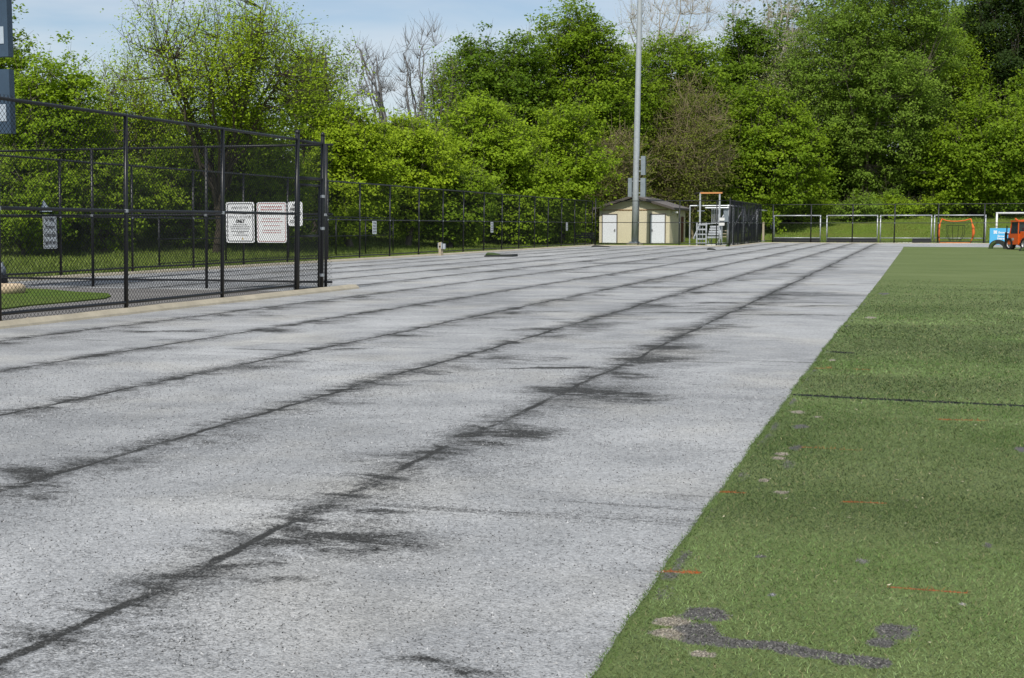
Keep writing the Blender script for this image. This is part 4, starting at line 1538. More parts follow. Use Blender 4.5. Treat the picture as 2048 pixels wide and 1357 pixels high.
for t in (0, 1, 2, 3, 4, 5):
    a = t / 5 * math.pi
    xx_ = nx(1910) + (nx(1927) - nx(1910)) * math.cos(a)
    pk.path([(xx_, 0.05, nz_(452)), (xx_ * 1.02, 0.1 + 0.3 * math.sin(a), nz_(470)), (xx_ * 0.7, 0.1 + 0.3 * math.sin(a), nz_(481)), (xx_ * 0.55, 0.15, nz_(486))], 0.018, 5)
pk.path([(nx(1893), 0.05, nz_(452)), (nx(1927), 0.05, nz_(452))], 0.02, 5)
pk.path([(nx(1898), 0.12, nz_(481)), (nx(1922), 0.12, nz_(481))], 0.02, 5)
pk.build("pocket", M['net_green'], pnet)

# blue banner board
pbn = G(1990, 490.5)
kb = pbn.dot(CAM_FWD) / FPX
ban = empty("banner_board", (G(1979, 490.5).x, pbn.y, 0))
tag(ban, "bright blue banner board with white lettering beside the orange loader", "banner")
bw_ = 78 * kb / math.cos(YAW)
MB().box(0, bw_, 0, 0.05, 0.03, 33.5 * kb).build("board", M['sky_blue'], ban)
for q in (0.15, bw_ * 0.5, bw_ - 0.15):
    MB().box(q - 0.03, q + 0.03, 0.052, 0.11, 0, 30 * kb).tube((q, 0.10, 25 * kb), (q, 0.7, 0.0), 0.02).build("strut", M['black_steel'], ban)
q = kb / math.cos(YAW)
em = MB()
ex, ez = 6.8 * q, 22.5 * kb
for (a, b_, c, d_) in ((0, 2.0, 0, 2.0), (2.3, 4.1, 0.4, 2.2), (4.4, 6.4, 0, 2.0), (0.4, 2.2, 2.3, 4.0), (2.5, 4.0, 2.5, 4.0), (4.3, 6.0, 2.3, 4.0), (0, 2.0, 4.3, 6.3), (2.3, 4.1, 4.2, 6.0), (4.4, 6.4, 4.3, 6.3)):
    b0 = len(em.v)
    em.v += [(ex + a * q, -0.004, ez + c * kb), (ex + b_ * q, -0.004, ez + c * kb), (ex + b_ * q, -0.004, ez + d_ * kb), (ex + a * q, -0.004, ez + d_ * kb)]
    em.f.append((b0, b0 + 1, b0 + 2, b0 + 3))
em.build("emblem", M['white_paint'], ban)
lettering("lettering", "Evonergy", 5.6 * kb, M['white_paint'], ban, 24.5 * q, -0.004, 23.2 * kb, 18 * q, 0.006)
lettering("lettering", "Grow", 5.6 * kb, M['white_paint'], ban, 20.0 * q, -0.004, 16.0 * kb, 12.5 * q, 0.006)
lettering("lettering", "Futures", 5.2 * kb, M['white_paint'], ban, 20.5 * q, -0.004, 11.2 * kb, 13.5 * q, 0.006)

# curled piece of lifted turf in front of the banner
def turf_curl(label, px, py, wpx, hpx, seed):
    c = G(px, py)
    k_ = c.dot(CAM_FWD) / FPX
    w = wpx * k_
    h = hpx * k_
    root = empty("turf_roll", (c.x, c.y, 0), math.radians(-3))
    tag(root, label, "turf roll")
    n = 18
    outer = []
    inner = []
    for q in range(n + 1):
        a = math.pi * q / n
        outer.append((-math.cos(a) * w / 2, math.sin(a) ** 0.8 * h))
        inner.append((-math.cos(a) * w * 0.27, math.sin(a) ** 0.9 * h * 0.56))
    for nm, prof0, prof1, y0, y1, mt in (("backing_or_shadow", outer, inner, 0.0, 0.9, 'roll_back'),):
        m = MB()
        for q in range(n):
            m.quadbox([(prof1[q][0], y0, prof1[q][1]), (prof1[q + 1][0], y0, prof1[q + 1][1]), (prof1[q + 1][0], y1, prof1[q + 1][1]), (prof1[q][0], y1, prof1[q][1]),
                       (prof0[q][0], y0, prof0[q][1]), (prof0[q + 1][0], y0, prof0[q + 1][1]), (prof0[q + 1][0], y1, prof0[q + 1][1]), (prof0[q][0], y1, prof0[q][1])])
        m.build(nm, M[mt], root)
    pile = MB()
    mid = [((a[0] + b_[0]) / 2, 0, (a[1] + b_[1]) / 2) for a, b_ in zip(outer[:8], inner[:8])]
    pile.path([(p_[0], -0.03, p_[2]) for p_ in mid], 0.10, 6)
    pile.build("pile", M['roll_green'], root)
    for q in (-0.42, 0.42):
        pass
    return root


turf_curl("arched dark roll of lifted turf in front of the blue banner", 1996, 499.2, 36, 19, 1)
turf_curl("dark roll of lifted turf beside the loader's rear wheel", 2066, 504, 52, 12, 2)

# ------------------------------------------------------------------ orange loader
pw = G(2021, 500.7)
kl = pw.dot(CAM_FWD) / FPX
ld = empty("loader", (pw.x, pw.y, 0), math.radians(118))
tag(ld, "orange compact wheel loader with raised black forks by the blue banner", "loader")
# local +x forwards, +y to the machine's left; front left wheel near the origin of this frame
WR, WB, TRK = 12.4 * kl, 1.45, 1.05


def wheel(x, y):
    m = MB()
    prof = [(WR * 0.62, -0.13), (WR * 0.93, -0.13), (WR, -0.09), (WR, 0.09), (WR * 0.93, 0.13), (WR * 0.62, 0.13)]
    n = 22
    for (r, z) in prof:
        for q in range(n):
            t = 2 * math.pi * q / n
            m.v.append((x + r * math.cos(t), y + z, WR + r * math.sin(t)))
    for i_ in range(len(prof)):
        i2 = (i_ + 1) % len(prof)
        for q in range(n):
            q2 = (q + 1) % n
            m.f.append((i_ * n + q, i_ * n + q2, i2 * n + q2, i2 * n + q))
    for q in range(14):
        t = 2 * math.pi * q / 14
        c, s = math.cos(t), math.sin(t)
        for sd_ in (-1, 1):
            a = [(x + r * math.cos(t + o_), y + sd_ * yy_, WR + r * math.sin(t + o_)) for r in (WR * 0.97, WR * 1.045) for o_, yy_ in ((0, 0.01), (0.09, 0.01), (0.20, 0.13), (0.11, 0.13))]
            m.quadbox(a)
    w_ = m.build("wheel", M['rubber'], ld)
    r_ = MB()
    for sd_ in (-1, 1):
        b0 = len(r_.v)
        pr2 = [(WR * 0.62, 0.10), (WR * 0.56, 0.05), (WR * 0.25, 0.04), (WR * 0.2, 0.09)]
        for (r, z) in pr2:
            for q in range(n):
                t = 2 * math.pi * q / n
                r_.v.append((x + r * math.cos(t), y + sd_ * z, WR + r * math.sin(t)))
        for i_ in range(3):
            for q in range(n):
                q2 = (q + 1) % n
                r_.f.append((b0 + i_ * n + q, b0 + i_ * n + q2, b0 + (i_ + 1) * n + q2, b0 + (i_ + 1) * n + q))
        r_.f.append(tuple(b0 + 3 * n + q for q in range(n)))
    r_.build("rim", M['rim'], w_)


for x_ in (0, -WB):
    for y_ in (0, -TRK):
        wheel(x_, y_)
MB().box(-WB - 0.55, 0.30, -TRK + 0.16, -0.16, 0.30, 0.50).build("chassis", M['black_steel'], ld)
MB().quadbox([(-0.85, -TRK + 0.15, 0.32), (0.16, -TRK + 0.15, 0.32), (0.16, 0.10, 0.32), (-0.85, 0.10, 0.32),
              (-0.85, -TRK + 0.15, 0.92), (0.10, -TRK + 0.15, 0.92), (0.10, 0.10, 0.92), (-0.85, 0.10, 0.92)]).build("body", M['orange'], ld)
MB().quadbox([(-WB - 0.65, -TRK + 0.15, 0.40), (-0.86, -TRK + 0.15, 0.40), (-0.86, 0.02, 0.40), (-WB - 0.65, 0.02, 0.40),
              (-WB - 0.60, -TRK + 0.2, 0.95), (-0.86, -TRK + 0.2, 1.05), (-0.86, -0.03, 1.05), (-WB - 0.60, -0.03, 0.95)]).build("engine_cover", M['orange'], ld)
cab = MB()
ct = 59 * kl
for (xa, ya_) in ((0.05, 0.04), (0.05, -TRK + 0.2), (-0.78, 0.04), (-0.78, -TRK + 0.2)):
    cab.tube((xa, ya_, 0.92), (xa - (0.16 if xa > 0 else 0), ya_, ct - 0.06), 0.035, n=6)
cab.box(-0.85, -0.05, -TRK + 0.14, 0.10, ct - 0.08, ct)
cb = cab.build("cab_frame", M['orange'], ld)
MB().quadbox([(-0.74, -TRK + 0.22, 0.93), (0.03, -TRK + 0.22, 0.93), (0.03, 0.03, 0.93), (-0.74, 0.03, 0.93),
              (-0.74, -TRK + 0.22, ct - 0.09), (-0.13, -TRK + 0.22, ct - 0.09), (-0.13, 0.03, ct - 0.09), (-0.74, 0.03, ct - 0.09)]).build("cab_glass", M['glass_dark'], ld)
MB().path([(-1.2, -TRK / 2, 1.15), (-0.2, -TRK + 0.05, ct - 0.02), (0.2, -TRK / 2, ct - 0.05), (0.45, -TRK / 2, ct + 0.10)], [0.10, 0.09, 0.08, 0.05], 8).build("boom", M['orange'], ld)
MB().tube((0.0, -0.30, 0.70), (0.62, -0.30, 0.55), 0.05).tube((0.0, -TRK + 0.30, 0.70), (0.62, -TRK + 0.30, 0.55), 0.05).build("lift_arm", M['black_steel'], ld)
fk = MB()
fk.box(0.60, 0.66, -TRK + 0.05, -0.02, 0.42, 0.50)
fk.box(0.60, 0.66, -TRK + 0.05, -0.02, 0.86, 0.94)
fk.box(0.60, 0.66, -TRK + 0.02, -TRK + 0.10, 0.2, 1.0)
fk.box(0.60, 0.66, -0.10, -0.02, 0.2, 1.0)
fk.build("fork_carriage", M['black_steel'], ld)
for y_ in (-0.16, -0.42, -0.68, -0.92):
    MB().box(0.67, 0.71, y_ - 0.025, y_ + 0.025, 0.25, 49 * kl).build("fork_tine", M['black_steel'], ld)
MB().box(-0.45, -0.25, 0.102, 0.108, 0.55, 0.68).build("badge", M['rim'], ld)
for y_ in (-0.1, -TRK + 0.35):
    MB().tube((0.12, y_, 0.78), (0.17, y_, 0.78), 0.05).build("headlight", M['white_paint'], ld)

# ------------------------------------------------------------------ smaller things beside the gravel
p = G(886, 512)
k_ = p.dot(CAM_FWD) / FPX
o = MB().quadbox([(-0.06, -0.06, 0), (0.06, -0.06, 0), (0.06, 0.06, 0), (-0.06, 0.06, 0), (-0.06, -0.06, 26 * k_), (0.06, -0.06, 26 * k_ + 0.01), (0.05, 0.05, 26 * k_ + 0.03), (-0.05, 0.05, 26 * k_ + 0.02)])
o = o.build("wooden_post", M['wood'], None, loc=(XC + 0.36, p.y, 0.0))
tag(o, "short square weathered wooden post at the foot of the long fence", "post")
p = G(899.5, 512)
ub = empty("utility_post", (XC + 0.40, p.y, 0))
tag(ub, "short post with two grey electric boxes at the long fence", "utility post")
MB().box(-0.05, 0.05, -0.05, 0.05, 0, 20 * k_).build("post", M['wood'], ub)
b1_ = MB().box(-0.13, 0.06, -0.15, -0.052, 14 * k_, 26 * k_).build("meter_box", M['galv'], ub)
MB().box(-0.07, 0.0, -0.17, -0.152, 17 * k_, 20 * k_).build("outlet", M['black_steel'], b1_)
MB().box(0.08, 0.19, -0.10, 0.02, 13.5 * k_, 24 * k_).box(0.05, 0.08, -0.03, 0.01, 17 * k_, 18 * k_).build("switch_box", M['galv'], ub)

# heap of turf offcut on the gravel
p = G(1002, 514)
k_ = p.dot(CAM_FWD) / FPX
hp = empty("turf_offcut", (p.x, p.y, 0.012))
tag(hp, "low green folded offcut of turf lying on the gravel by the long fence", "turf offcut")
m = MB()
r_ = random.Random(4)
prev = None
for q in range(10):
    t = q / 9
    x_ = (-27 + 36 * t) * k_
    h_ = 8.0 * k_ * (0.75 + 0.25 * math.sin(t * 5 + 1)) * (1 if t < 0.95 else 0.6)
    sec = [(x_, -0.35, 0), (x_, -0.38, h_ * 0.6), (x_, -0.15, h_), (x_, 0.35, h_ * 0.9), (x_, 0.5, 0)]
    b0 = len(m.v)
    m.v += sec
    if q:
        for e in range(4):
            m.f.append((b0 - 5 + e, b0 - 5 + e + 1, b0 + e + 1, b0 + e))
    else:
        m.f.append(tuple(range(5)))
m.f.append(tuple(len(m.v) - 5 + e for e in range(5))[::-1])
m.build("pile_side", M['roll_green'], hp)
MB().quadbox([(-27 * k_, -0.55, 0), (30 * k_, -0.5, 0), (30 * k_, 0.4, 0), (-27 * k_, 0.4, 0), (-27 * k_, -0.55, 0.06), (29 * k_, -0.5, 0.11), (29 * k_, 0.4, 0.11), (-27 * k_, 0.4, 0.06)]).build("backing_or_shadow", M['roll_back'], hp)  # dark slab reaching past the green fold stands in for its shadow

# bench behind the long fence
p = ONX(1166, XC - 0.9)
kb_ = p.dot(CAM_FWD) / FPX
bn = empty("park_bench", (XC - 1.2, p.y + 1.5, float(tz(XC - 1.2, p.y))), math.radians(28))
tag(bn, "dark slatted bench standing in the grass behind the long fence", "bench")
BW = 1.5
for q in range(3):
    MB().box(-BW / 2, BW / 2, -0.02 + q * 0.02, 0.0 + q * 0.02, 0.50 + q * 0.14, 0.61 + q * 0.14).build("back_slat", M['bench_dark'], bn)
for q in range(3):
    MB().box(-BW / 2, BW / 2, -0.44 + q * 0.14, -0.33 + q * 0.14, 0.42, 0.45).build("seat_slat", M['bench_dark'], bn)
for s_ in (-1, 1):
    MB().box(s_ * BW * 0.4 - 0.03, s_ * BW * 0.4 + 0.03, -0.40, -0.34, -0.05, 0.419).build("leg", M['bench_dark'], bn)
    MB().quadbox([(s_ * BW * 0.4 - 0.03, 0.045, -0.05), (s_ * BW * 0.4 + 0.03, 0.045, -0.05), (s_ * BW * 0.4 + 0.03, 0.10, -0.05), (s_ * BW * 0.4 - 0.03, 0.10, -0.05),
                  (s_ * BW * 0.4 - 0.03, 0.062, 0.88), (s_ * BW * 0.4 + 0.03, 0.062, 0.88), (s_ * BW * 0.4 + 0.03, 0.10, 0.88), (s_ * BW * 0.4 - 0.03, 0.10, 0.88)]).build("leg", M['bench_dark'], bn)
    MB().box(s_ * BW * 0.4 - 0.02, s_ * BW * 0.4 + 0.02, -0.38, 0.05, 0.36, 0.418).build("bearer", M['bench_dark'], bn)

# small scraps on the gravel before the pen
for (px, py, s_, lb, mt) in ((1424, 501, 0.20, "small dark scrap lying on the gravel before the pen", 'debris'), (1204, 495, 0.5, "flat dark mat at the foot of the fence before the shed", 'debris')):
    p = G(px, py)
    m = MB()
    m.quadbox([(-s_ * 1.4, -0.12, 0), (s_, -0.14, 0), (s_ * 1.1, 0.14, 0), (-s_, 0.16, 0), (-s_ * 1.2, -0.05, 0.10), (s_ * 0.6, -0.1, 0.05), (s_ * 0.7, 0.1, 0.07), (-s_ * 0.9, 0.1, 0.13)])
    o = m.build("scrap", M[mt], None, loc=(p.x, p.y, 0.012))
    tag(o, lb, "scrap")
p = AT(846, 456, 70)
px_ = XC - 7.0
stub = empty("timber_stake", (G(1570, 480).x, YF + 6.0, float(tz(G(1570, 480).x, YF + 6.0))))
tag(stub, "pale timber stake standing on the bank behind the end fence", "stake")
MB().quadbox([(-0.09, -0.09, -0.2), (0.09, -0.09, -0.2), (0.09, 0.09, -0.2), (-0.09, 0.09, -0.2), (-0.08, -0.08, 1.5), (0.08, -0.08, 1.52), (0.08, 0.08, 1.56), (-0.08, 0.08, 1.54)]).build("stake", M['wood'], stub)


# ------------------------------------------------------------------ trees
def segs_mesh(name, segs, n=5):
    """tapered branch segments: list of (p0, p1, r0, r1) as arrays"""
    A = np.array([s[0] for s in segs], float)
    B = np.array([s[1] for s in segs], float)
    ra = np.array([s[2] for s in segs], float)
    rb = np.array([s[3] for s in segs], float)
    D = B - A
    D /= np.linalg.norm(D, axis=1)[:, None] + 1e-9
    ref = np.where(np.abs(D[:, 2:3]) < 0.9, np.array([[0, 0, 1.0]]), np.array([[1.0, 0, 0]]))
    X = np.cross(D, ref)
    X /= np.linalg.norm(X, axis=1)[:, None] + 1e-9
    Y = np.cross(X, D)
    m = len(A)
    V = np.empty((m, 2 * n, 3))
    for q in range(n):
        t = 2 * math.pi * q / n
        o = X * math.cos(t) + Y * math.sin(t)
        V[:, q] = A + o * ra[:, None]
        V[:, n + q] = B + o * rb[:, None]
    base = np.arange(m)[:, None] * 2 * n
    F = np.concatenate([base + np.array([q, (q + 1) % n, n + (q + 1) % n, n + q]) for q in range(n)])
    return fast_mesh(name, V.reshape(-1, 3), F, smooth=True)


def bezier(p0, p1, sag, n, r):
    """bent branch between two points as n+1 points"""
    p0 = np.asarray(p0, float)
    p1 = np.asarray(p1, float)
    L = np.linalg.norm(p1 - p0)
    mid = (p0 + p1) / 2 + np.array([r.normal(0, 0.07) * L, r.normal(0, 0.07) * L, sag * L])
    t = np.linspace(0, 1, n + 1)[:, None]
    pts = (1 - t) ** 2 * p0 + 2 * t * (1 - t) * mid + t ** 2 * p1
    pts[1:-1] += r.normal(0, 0.015 * L, (n - 1, 3)) if n > 1 else 0
    return pts


LEAVES = 0


def tree(name, label, cx, top, bot, hwpx, depth, c0, c1, leaf=0.17, nclus=170, per=110, clus=0.85, bark='bark', seed=1, trunk=0.22, style='full',
         fork=0.25, cat="tree", group=None, basepx=None, limbs=9, egg=0.12):
    if style == 'full':
        nclus, clus, leaf = int(nclus * 1.2), clus * 1.12, leaf * 1.12
    """crown measured as top / bottom / half width, standing at a given distance"""
    global LEAVES
    r = np.random.default_rng(seed)
    k_ = depth / FPX
    foot = AT(cx if basepx is None else basepx, 480, depth)
    gx, gy = foot.x, foot.y
    gz = float(tz(gx, gy))
    zt = HC + (452 - top) * k_
    zb = max(gz + 0.15, HC + (452 - bot) * k_)
    cc = AT(cx, 452, depth)
    rx = hwpx * k_
    cz = (zt + zb) / 2
    rz_ = (zt - zb) / 2
    root = empty(name, (gx, gy, gz))
    tag(root, label, cat, group)
    O = np.array([gx, gy, gz])
    # cluster centres in a lumpy egg
    n = nclus
    d = r.normal(size=(n, 3))
    d /= np.linalg.norm(d, axis=1)[:, None]
    lob = np.zeros(n)
    for q in range(7):
        v = r.normal(size=3)
        v /= np.linalg.norm(v)
        lob += r.uniform(-0.16, 0.16) * np.cos(3.2 * np.arccos(np.clip(d @ v, -1, 1)) + r.uniform(0, 6))
    rad = (0.25 + 0.75 * r.random(n) ** (0.45 if style != 'airy' else 0.8)) * (0.92 + 0.8 * lob)
    C = d * rad[:, None]
    C[:, 2] = np.where(C[:, 2] < 0, C[:, 2], C[:, 2])
    # egg: narrower on top
    wz = 1.0 - egg * np.clip(C[:, 2], 0, 1) - (0.10 if egg > 0 else 0.55) * np.clip(-C[:, 2], 0, 1)
    P = np.empty((n, 3))
    P[:, 0] = cc.x + C[:, 0] * rx * wz
    P[:, 1] = cc.y + C[:, 1] * rx * wz * 0.9
    P[:, 2] = cz + C[:, 2] * rz_
    P[:, 2] = np.maximum(P[:, 2], tz(P[:, 0], P[:, 1]) + 0.3)
    # skeleton
    segs = []
    H = zt - gz
    tf = gz + max(0.12 * H, (zb - gz) * 0.9 + fork * (zt - zb) * 0.5)
    nodes = []
    tp_ = np.array([gx, gy, gz - 0.2])
    te = np.array([gx + (cc.x - gx) * 0.45 + r.normal(0, 0.02 * H), gy + (cc.y - gy) * 0.45 + r.normal(0, 0.02 * H), tf])
    pts = bezier(tp_, te, 0.0, 5, r)
    R0 = trunk
    rr = np.linspace(R0 * 1.15, R0 * 0.72, 6)
    for q in range(5):
        segs.append((pts[q], pts[q + 1], rr[q], rr[q + 1]))
    ends = []
    for q in range(limbs):
        a = 2 * math.pi * (q + r.random() * 0.7) / limbs
        el = r.uniform(0.15, 1.0) if q else 1.0
        e = np.array([cc.x + math.cos(a) * rx * 0.62 * (1 - 0.6 * el * el + 0.1), cc.y + math.sin(a) * rx * 0.6 * (1 - 0.6 * el * el + 0.1), cz + rz_ * (-0.35 + 1.1 * el) if q else zt - 0.42 * rz_])
        start = pts[3] * (1 - (q % 3) * 0.33) + pts[5] * ((q % 3) * 0.33) if q else pts[5]
        bp = bezier(start, e, -0.05 + 0.10 * r.random(), 7, r)
        r0 = R0 * r.uniform(0.38, 0.6) if q else R0 * 0.7
        br = np.linspace(r0, 0.035 + 0.02 * R0, 8)
        for s_ in range(7):
            segs.append((bp[s_], bp[s_ + 1], br[s_], br[s_ + 1]))
        for s_ in range(2, 8):
            nodes.append(bp[s_])
    nodes = np.array(nodes)
    # branch to every cluster
    for q in range(n):
        dd = np.linalg.norm(nodes - P[q], axis=1) + np.maximum(0, nodes[:, 2] - P[q][2]) * 0.8
        s0 = nodes[dd.argmin()]
        bp = bezier(s0, P[q], -0.06, 3, r)
        for s_ in range(3):
            segs.append((bp[s_], bp[s_ + 1], 0.030 - 0.008 * s_, 0.022 - 0.008 * s_))
    # twigs
    nt = {'full': 2, 'airy': 3, 'bare': 9, 'brush': 7}[style] 
    cr_all = clus * (0.55 + 0.8 * r.random(n))
    for q in range(n):
        outd = P[q] - np.array([cc.x, cc.y, zb])
        outd /= np.linalg.norm(outd) + 1e-9
        for s_ in range(nt):
            v = r.normal(size=3) * {'brush': 1.1, 'bare': 0.95}.get(style, 0.75) + outd * 0.9 + np.array([0, 0, {'brush': -0.1, 'bare': 0.45}.get(style, 0.75)])
            v /= np.linalg.norm(v)
            L = cr_all[q] * r.uniform(0.7, 1.6)
            m1 = P[q] + v * L * 0.5 + r.normal(0, 0.06 * L, 3)
            e = P[q] + v * L + np.array([0, 0, 0.10 * L])
            tr = {'full': 0.008, 'airy': 0.009, 'bare': 0.010, 'brush': 0.012}[style]
            segs.append((P[q], m1, tr * 1.4, tr))
            segs.append((m1, e, tr, tr * 0.5))
    SA = [(a - O, b_ - O, x_, y_) for a, b_, x_, y_ in segs]
    link("trunk", segs_mesh("trunk", SA), M[bark], root)
    # leaves
    if per > 0:
        cnt = np.maximum(4, (per * (1.45 if style == 'full' else 1.3) * (cr_all / clus) ** 2 * r.uniform(0.5, 1.4, n))).astype(int)
        idx = np.repeat(np.arange(n), cnt)
        m = len(idx)
        LEAVES += m
        if style == 'airy':
            v = r.normal(size=(m, 3)) * 0.55
            v[:, 2] = v[:, 2] * 1.25 + 0.30
            pos = P[idx] + v * cr_all[idx][:, None]
        else:
            # leafy sprays: many small sub-sprays inside a cluster
            sub = 7
            sc_ = r.normal(size=(n, sub, 3)) * 0.55
            sc_[:, :, 2] *= 0.75
            which = r.integers(0, sub, m)
            v = sc_[idx, which] + r.normal(size=(m, 3)) * np.array([0.24, 0.24, 0.13])
            pos = P[idx] + v * cr_all[idx][:, None]
        outw = pos - np.array([cc.x, cc.y, cz - 0.5 * rz_])
        outw /= np.linalg.norm(outw, axis=1)[:, None] + 1e-9
        nn = r.normal(size=(m, 3)) * 0.60 + outw * 0.45 + np.array([0, 0, 0.35]) + np.array(SUN_DIR) * 0.65
        nn /= np.linalg.norm(nn, axis=1)[:, None]
        tv = np.cross(nn, r.normal(size=(m, 3)))
        tv /= np.linalg.norm(tv, axis=1)[:, None] + 1e-9
        bv = np.cross(nn, tv)
        s = leaf * (0.55 + 0.9 * r.random(m))[:, None]
        V = np.empty((m, 4, 3))
        V[:, 0] = pos - tv * s * 0.5
        V[:, 1] = pos + bv * s * 0.33 + nn * s * 0.08
        V[:, 2] = pos + tv * s * 0.55
        V[:, 3] = pos - bv * s * 0.33 + nn * s * 0.08
        V -= O
        # per-cluster and per-leaf tint
        tc = r.random(n)[idx]
        t = np.clip(0.55 * tc + 0.45 * r.random(m), 0, 1)[:, None]
        c = (1 - t) * np.array(c0) + t * np.array(c1)
        c *= (0.72 + 0.5 * r.random((m, 1)))
        F = np.arange(4 * m).reshape(m, 4)
        link("crown", fast_mesh("crown", V.reshape(-1, 3), F, np.repeat(c, 4, 0)), M['leaf'], root)
    return root


LIME = ((0.200, 0.305, 0.012), (0.375, 0.495, 0.024))
LIMEG = ((0.152, 0.255, 0.010), (0.310, 0.430, 0.022))
GREEN = ((0.102, 0.188, 0.008), (0.240, 0.345, 0.018))
DEEP = ((0.064, 0.132, 0.007), (0.158, 0.250, 0.016))
DARK_CORNER = ((0.022, 0.045, 0.010), (0.050, 0.085, 0.018))
FINE = ((0.110, 0.195, 0.018), (0.225, 0.330, 0.042))
PALE = ((0.283, 0.314, 0.128), (0.478, 0.496, 0.239))
OLIVE = ((0.12, 0.14, 0.02), (0.21, 0.25, 0.035))

WG = "trees of the wood"
T = tree
# left of the frame to the big airy tree
T("broadleaf_tree", "dense mid-green tree just behind the slate blue panels", 0, 2, 330, 66, 66, *GREEN, leaf=0.16, nclus=120, per=120, clus=0.75, seed=1)
T("broadleaf_tree", "rounded lime-green tree between the blue panels and the airy tree", 112, 108, 470, 120, 60, *LIMEG, leaf=0.14, nclus=230, per=110, clus=0.72, seed=2)
T("broadleaf_tree", "thin-topped lime tree beside the big airy tree, its top ragged", 262, 95, 420, 105, 66, *LIME, leaf=0.11, nclus=220, per=62, clus=0.78, seed=3, style='airy')
T("airy_maple", "big airy tree with spreading dark limbs and small spring leaves", 462, -30, 345, 235, 60, *LIME, leaf=0.105, nclus=600, per=58, clus=0.78, seed=4, style='airy', fork=0.02, trunk=0.19, limbs=17, bark='bark_dark', basepx=432, egg=-0.12)
T("broadleaf_tree", "slender mid-green tree against the sky right of the airy tree", 628, 58, 330, 92, 72, *GREEN, leaf=0.14, nclus=170, per=70, clus=0.75, seed=5, style='airy')
T("sapling", "shaded lime undergrowth tree behind the large narrow notice", 50, 300, 512, 120, 57, *LIMEG, leaf=0.13, nclus=190, per=95, clus=0.6, seed=6, fork=0.05, trunk=0.10)
T("sapling", "shaded undergrowth tree behind the near fence's middle post", 210, 285, 512, 110, 60, *LIMEG, leaf=0.13, nclus=190, per=90, clus=0.6, seed=7, fork=0.05, trunk=0.10)
T("sapling", "undergrowth tree at the foot of the big airy tree", 370, 300, 510, 100, 63, *LIMEG, leaf=0.13, nclus=170, per=90, clus=0.6, seed=8, fork=0.05, trunk=0.09)
T("sapling", "undergrowth tree behind the two white notices", 520, 270, 508, 105, 66, *LIMEG, leaf=0.14, nclus=190, per=95, clus=0.65, seed=9, fork=0.05, trunk=0.10)
# behind the first bays of the long fence
T("broadleaf_tree", "bright lime bushy tree right of the gate", 700, 188, 500, 88, 70, *LIME, leaf=0.14, nclus=230, per=115, clus=0.72, seed=10, fork=0.1)
T("broadleaf_tree", "bright lime bushy tree with a thin trunk behind the low fence's end", 812, 205, 470, 92, 76, *LIME, leaf=0.145, nclus=230, per=110, clus=0.75, seed=11, fork=0.12)
T("broadleaf_tree", "low dark green bushy tree behind the second notice on the long fence", 900, 330, 505, 85, 78, *GREEN, leaf=0.16, nclus=150, per=110, clus=0.75, seed=12, fork=0.05)
T("bare_tree", "leaning leafless grey tree against the sky", 738, 80, 260, 58, 92, *LIME, leaf=0.1, nclus=46, per=0, clus=1.0, seed=13, style='bare', basepx=800, trunk=0.16, bark='bark_grey', egg=-0.1)
T("bare_tree", "upright leafless tree with fine twigs beside the leaning one", 832, 62, 320, 58, 94, *LIME, leaf=0.1, nclus=50, per=0, clus=1.1, seed=14, style='bare', trunk=0.17, bark='bark_grey', egg=0.05)
T("broadleaf_tree", "thin sparse tree with brownish young leaves between bare tree and dark tree", 890, 72, 400, 55, 92, *GREEN, leaf=0.17, nclus=85, per=34, clus=0.85, seed=15, style='airy')
# middle of the wood
T("broadleaf_tree", "tall dark green tree with rounded top left of the tallest bright tree", 958, 62, 360, 98, 104, *DEEP, leaf=0.20, nclus=190, per=130, clus=1.05, seed=16)
T("broadleaf_tree", "second dark green tree tucked against the tallest bright tree", 1040, 84, 330, 68, 107, *DEEP, leaf=0.20, nclus=140, per=130, clus=1.0, seed=17)
T("broadleaf_tree", "bright green rounded tree below the dark pair", 968, 190, 470, 108, 88, *LIMEG, leaf=0.17, nclus=260, per=120, clus=0.9, seed=18, fork=0.1)
T("broadleaf_tree", "tallest bright green tree left of the light pole", 1165, -4, 420, 108, 110, *GREEN, leaf=0.20, nclus=400, per=125, clus=1.1, seed=19)
T("broadleaf_tree", "leafy green tree behind the third notice on the long fence", 1120, 220, 480, 86, 92, *LIMEG, leaf=0.17, nclus=220, per=115, clus=0.9, seed=20, fork=0.1)
T("broadleaf_tree", "low yellow-green tree leaning over the long fence's far end", 1050, 320, 490, 72, 88, *LIMEG, leaf=0.16, nclus=160, per=110, clus=0.8, seed=21, fork=0.05)
T("bare_tree", "pale-barked twiggy tree behind the light pole's top", 1322, -40, 180, 112, 138, *PALE, leaf=0.13, nclus=120, per=10, clus=1.7, seed=22, style='bare', bark='bark_pale', trunk=0.30)
T("bare_tree", "pale-barked twiggy tree between light pole and tall fine-leaved tree", 1520, -45, 210, 110, 140, *PALE, leaf=0.13, nclus=120, per=14, clus=1.7, seed=23, style='bare', bark='bark_pale', trunk=0.30)
T("broadleaf_tree", "green tree with dark gaps right behind the light pole", 1352, 62, 300, 92, 120, *GREEN, leaf=0.21, nclus=210, per=110, clus=1.15, seed=24)
T("broadleaf_tree", "green tree left of the light pole above the brown thicket", 1250, 110, 360, 75, 116, *GREEN, leaf=0.20, nclus=170, per=115, clus=1.1, seed=25)
T("thicket", "brown twiggy thicket left of the light pole behind the shed", 1222, 250, 480, 85, 106, *OLIVE, leaf=0.15, nclus=260, per=60, clus=1.1, seed=26, style='brush', bark='bark_brown', trunk=0.12, fork=0.05, cat="thicket")
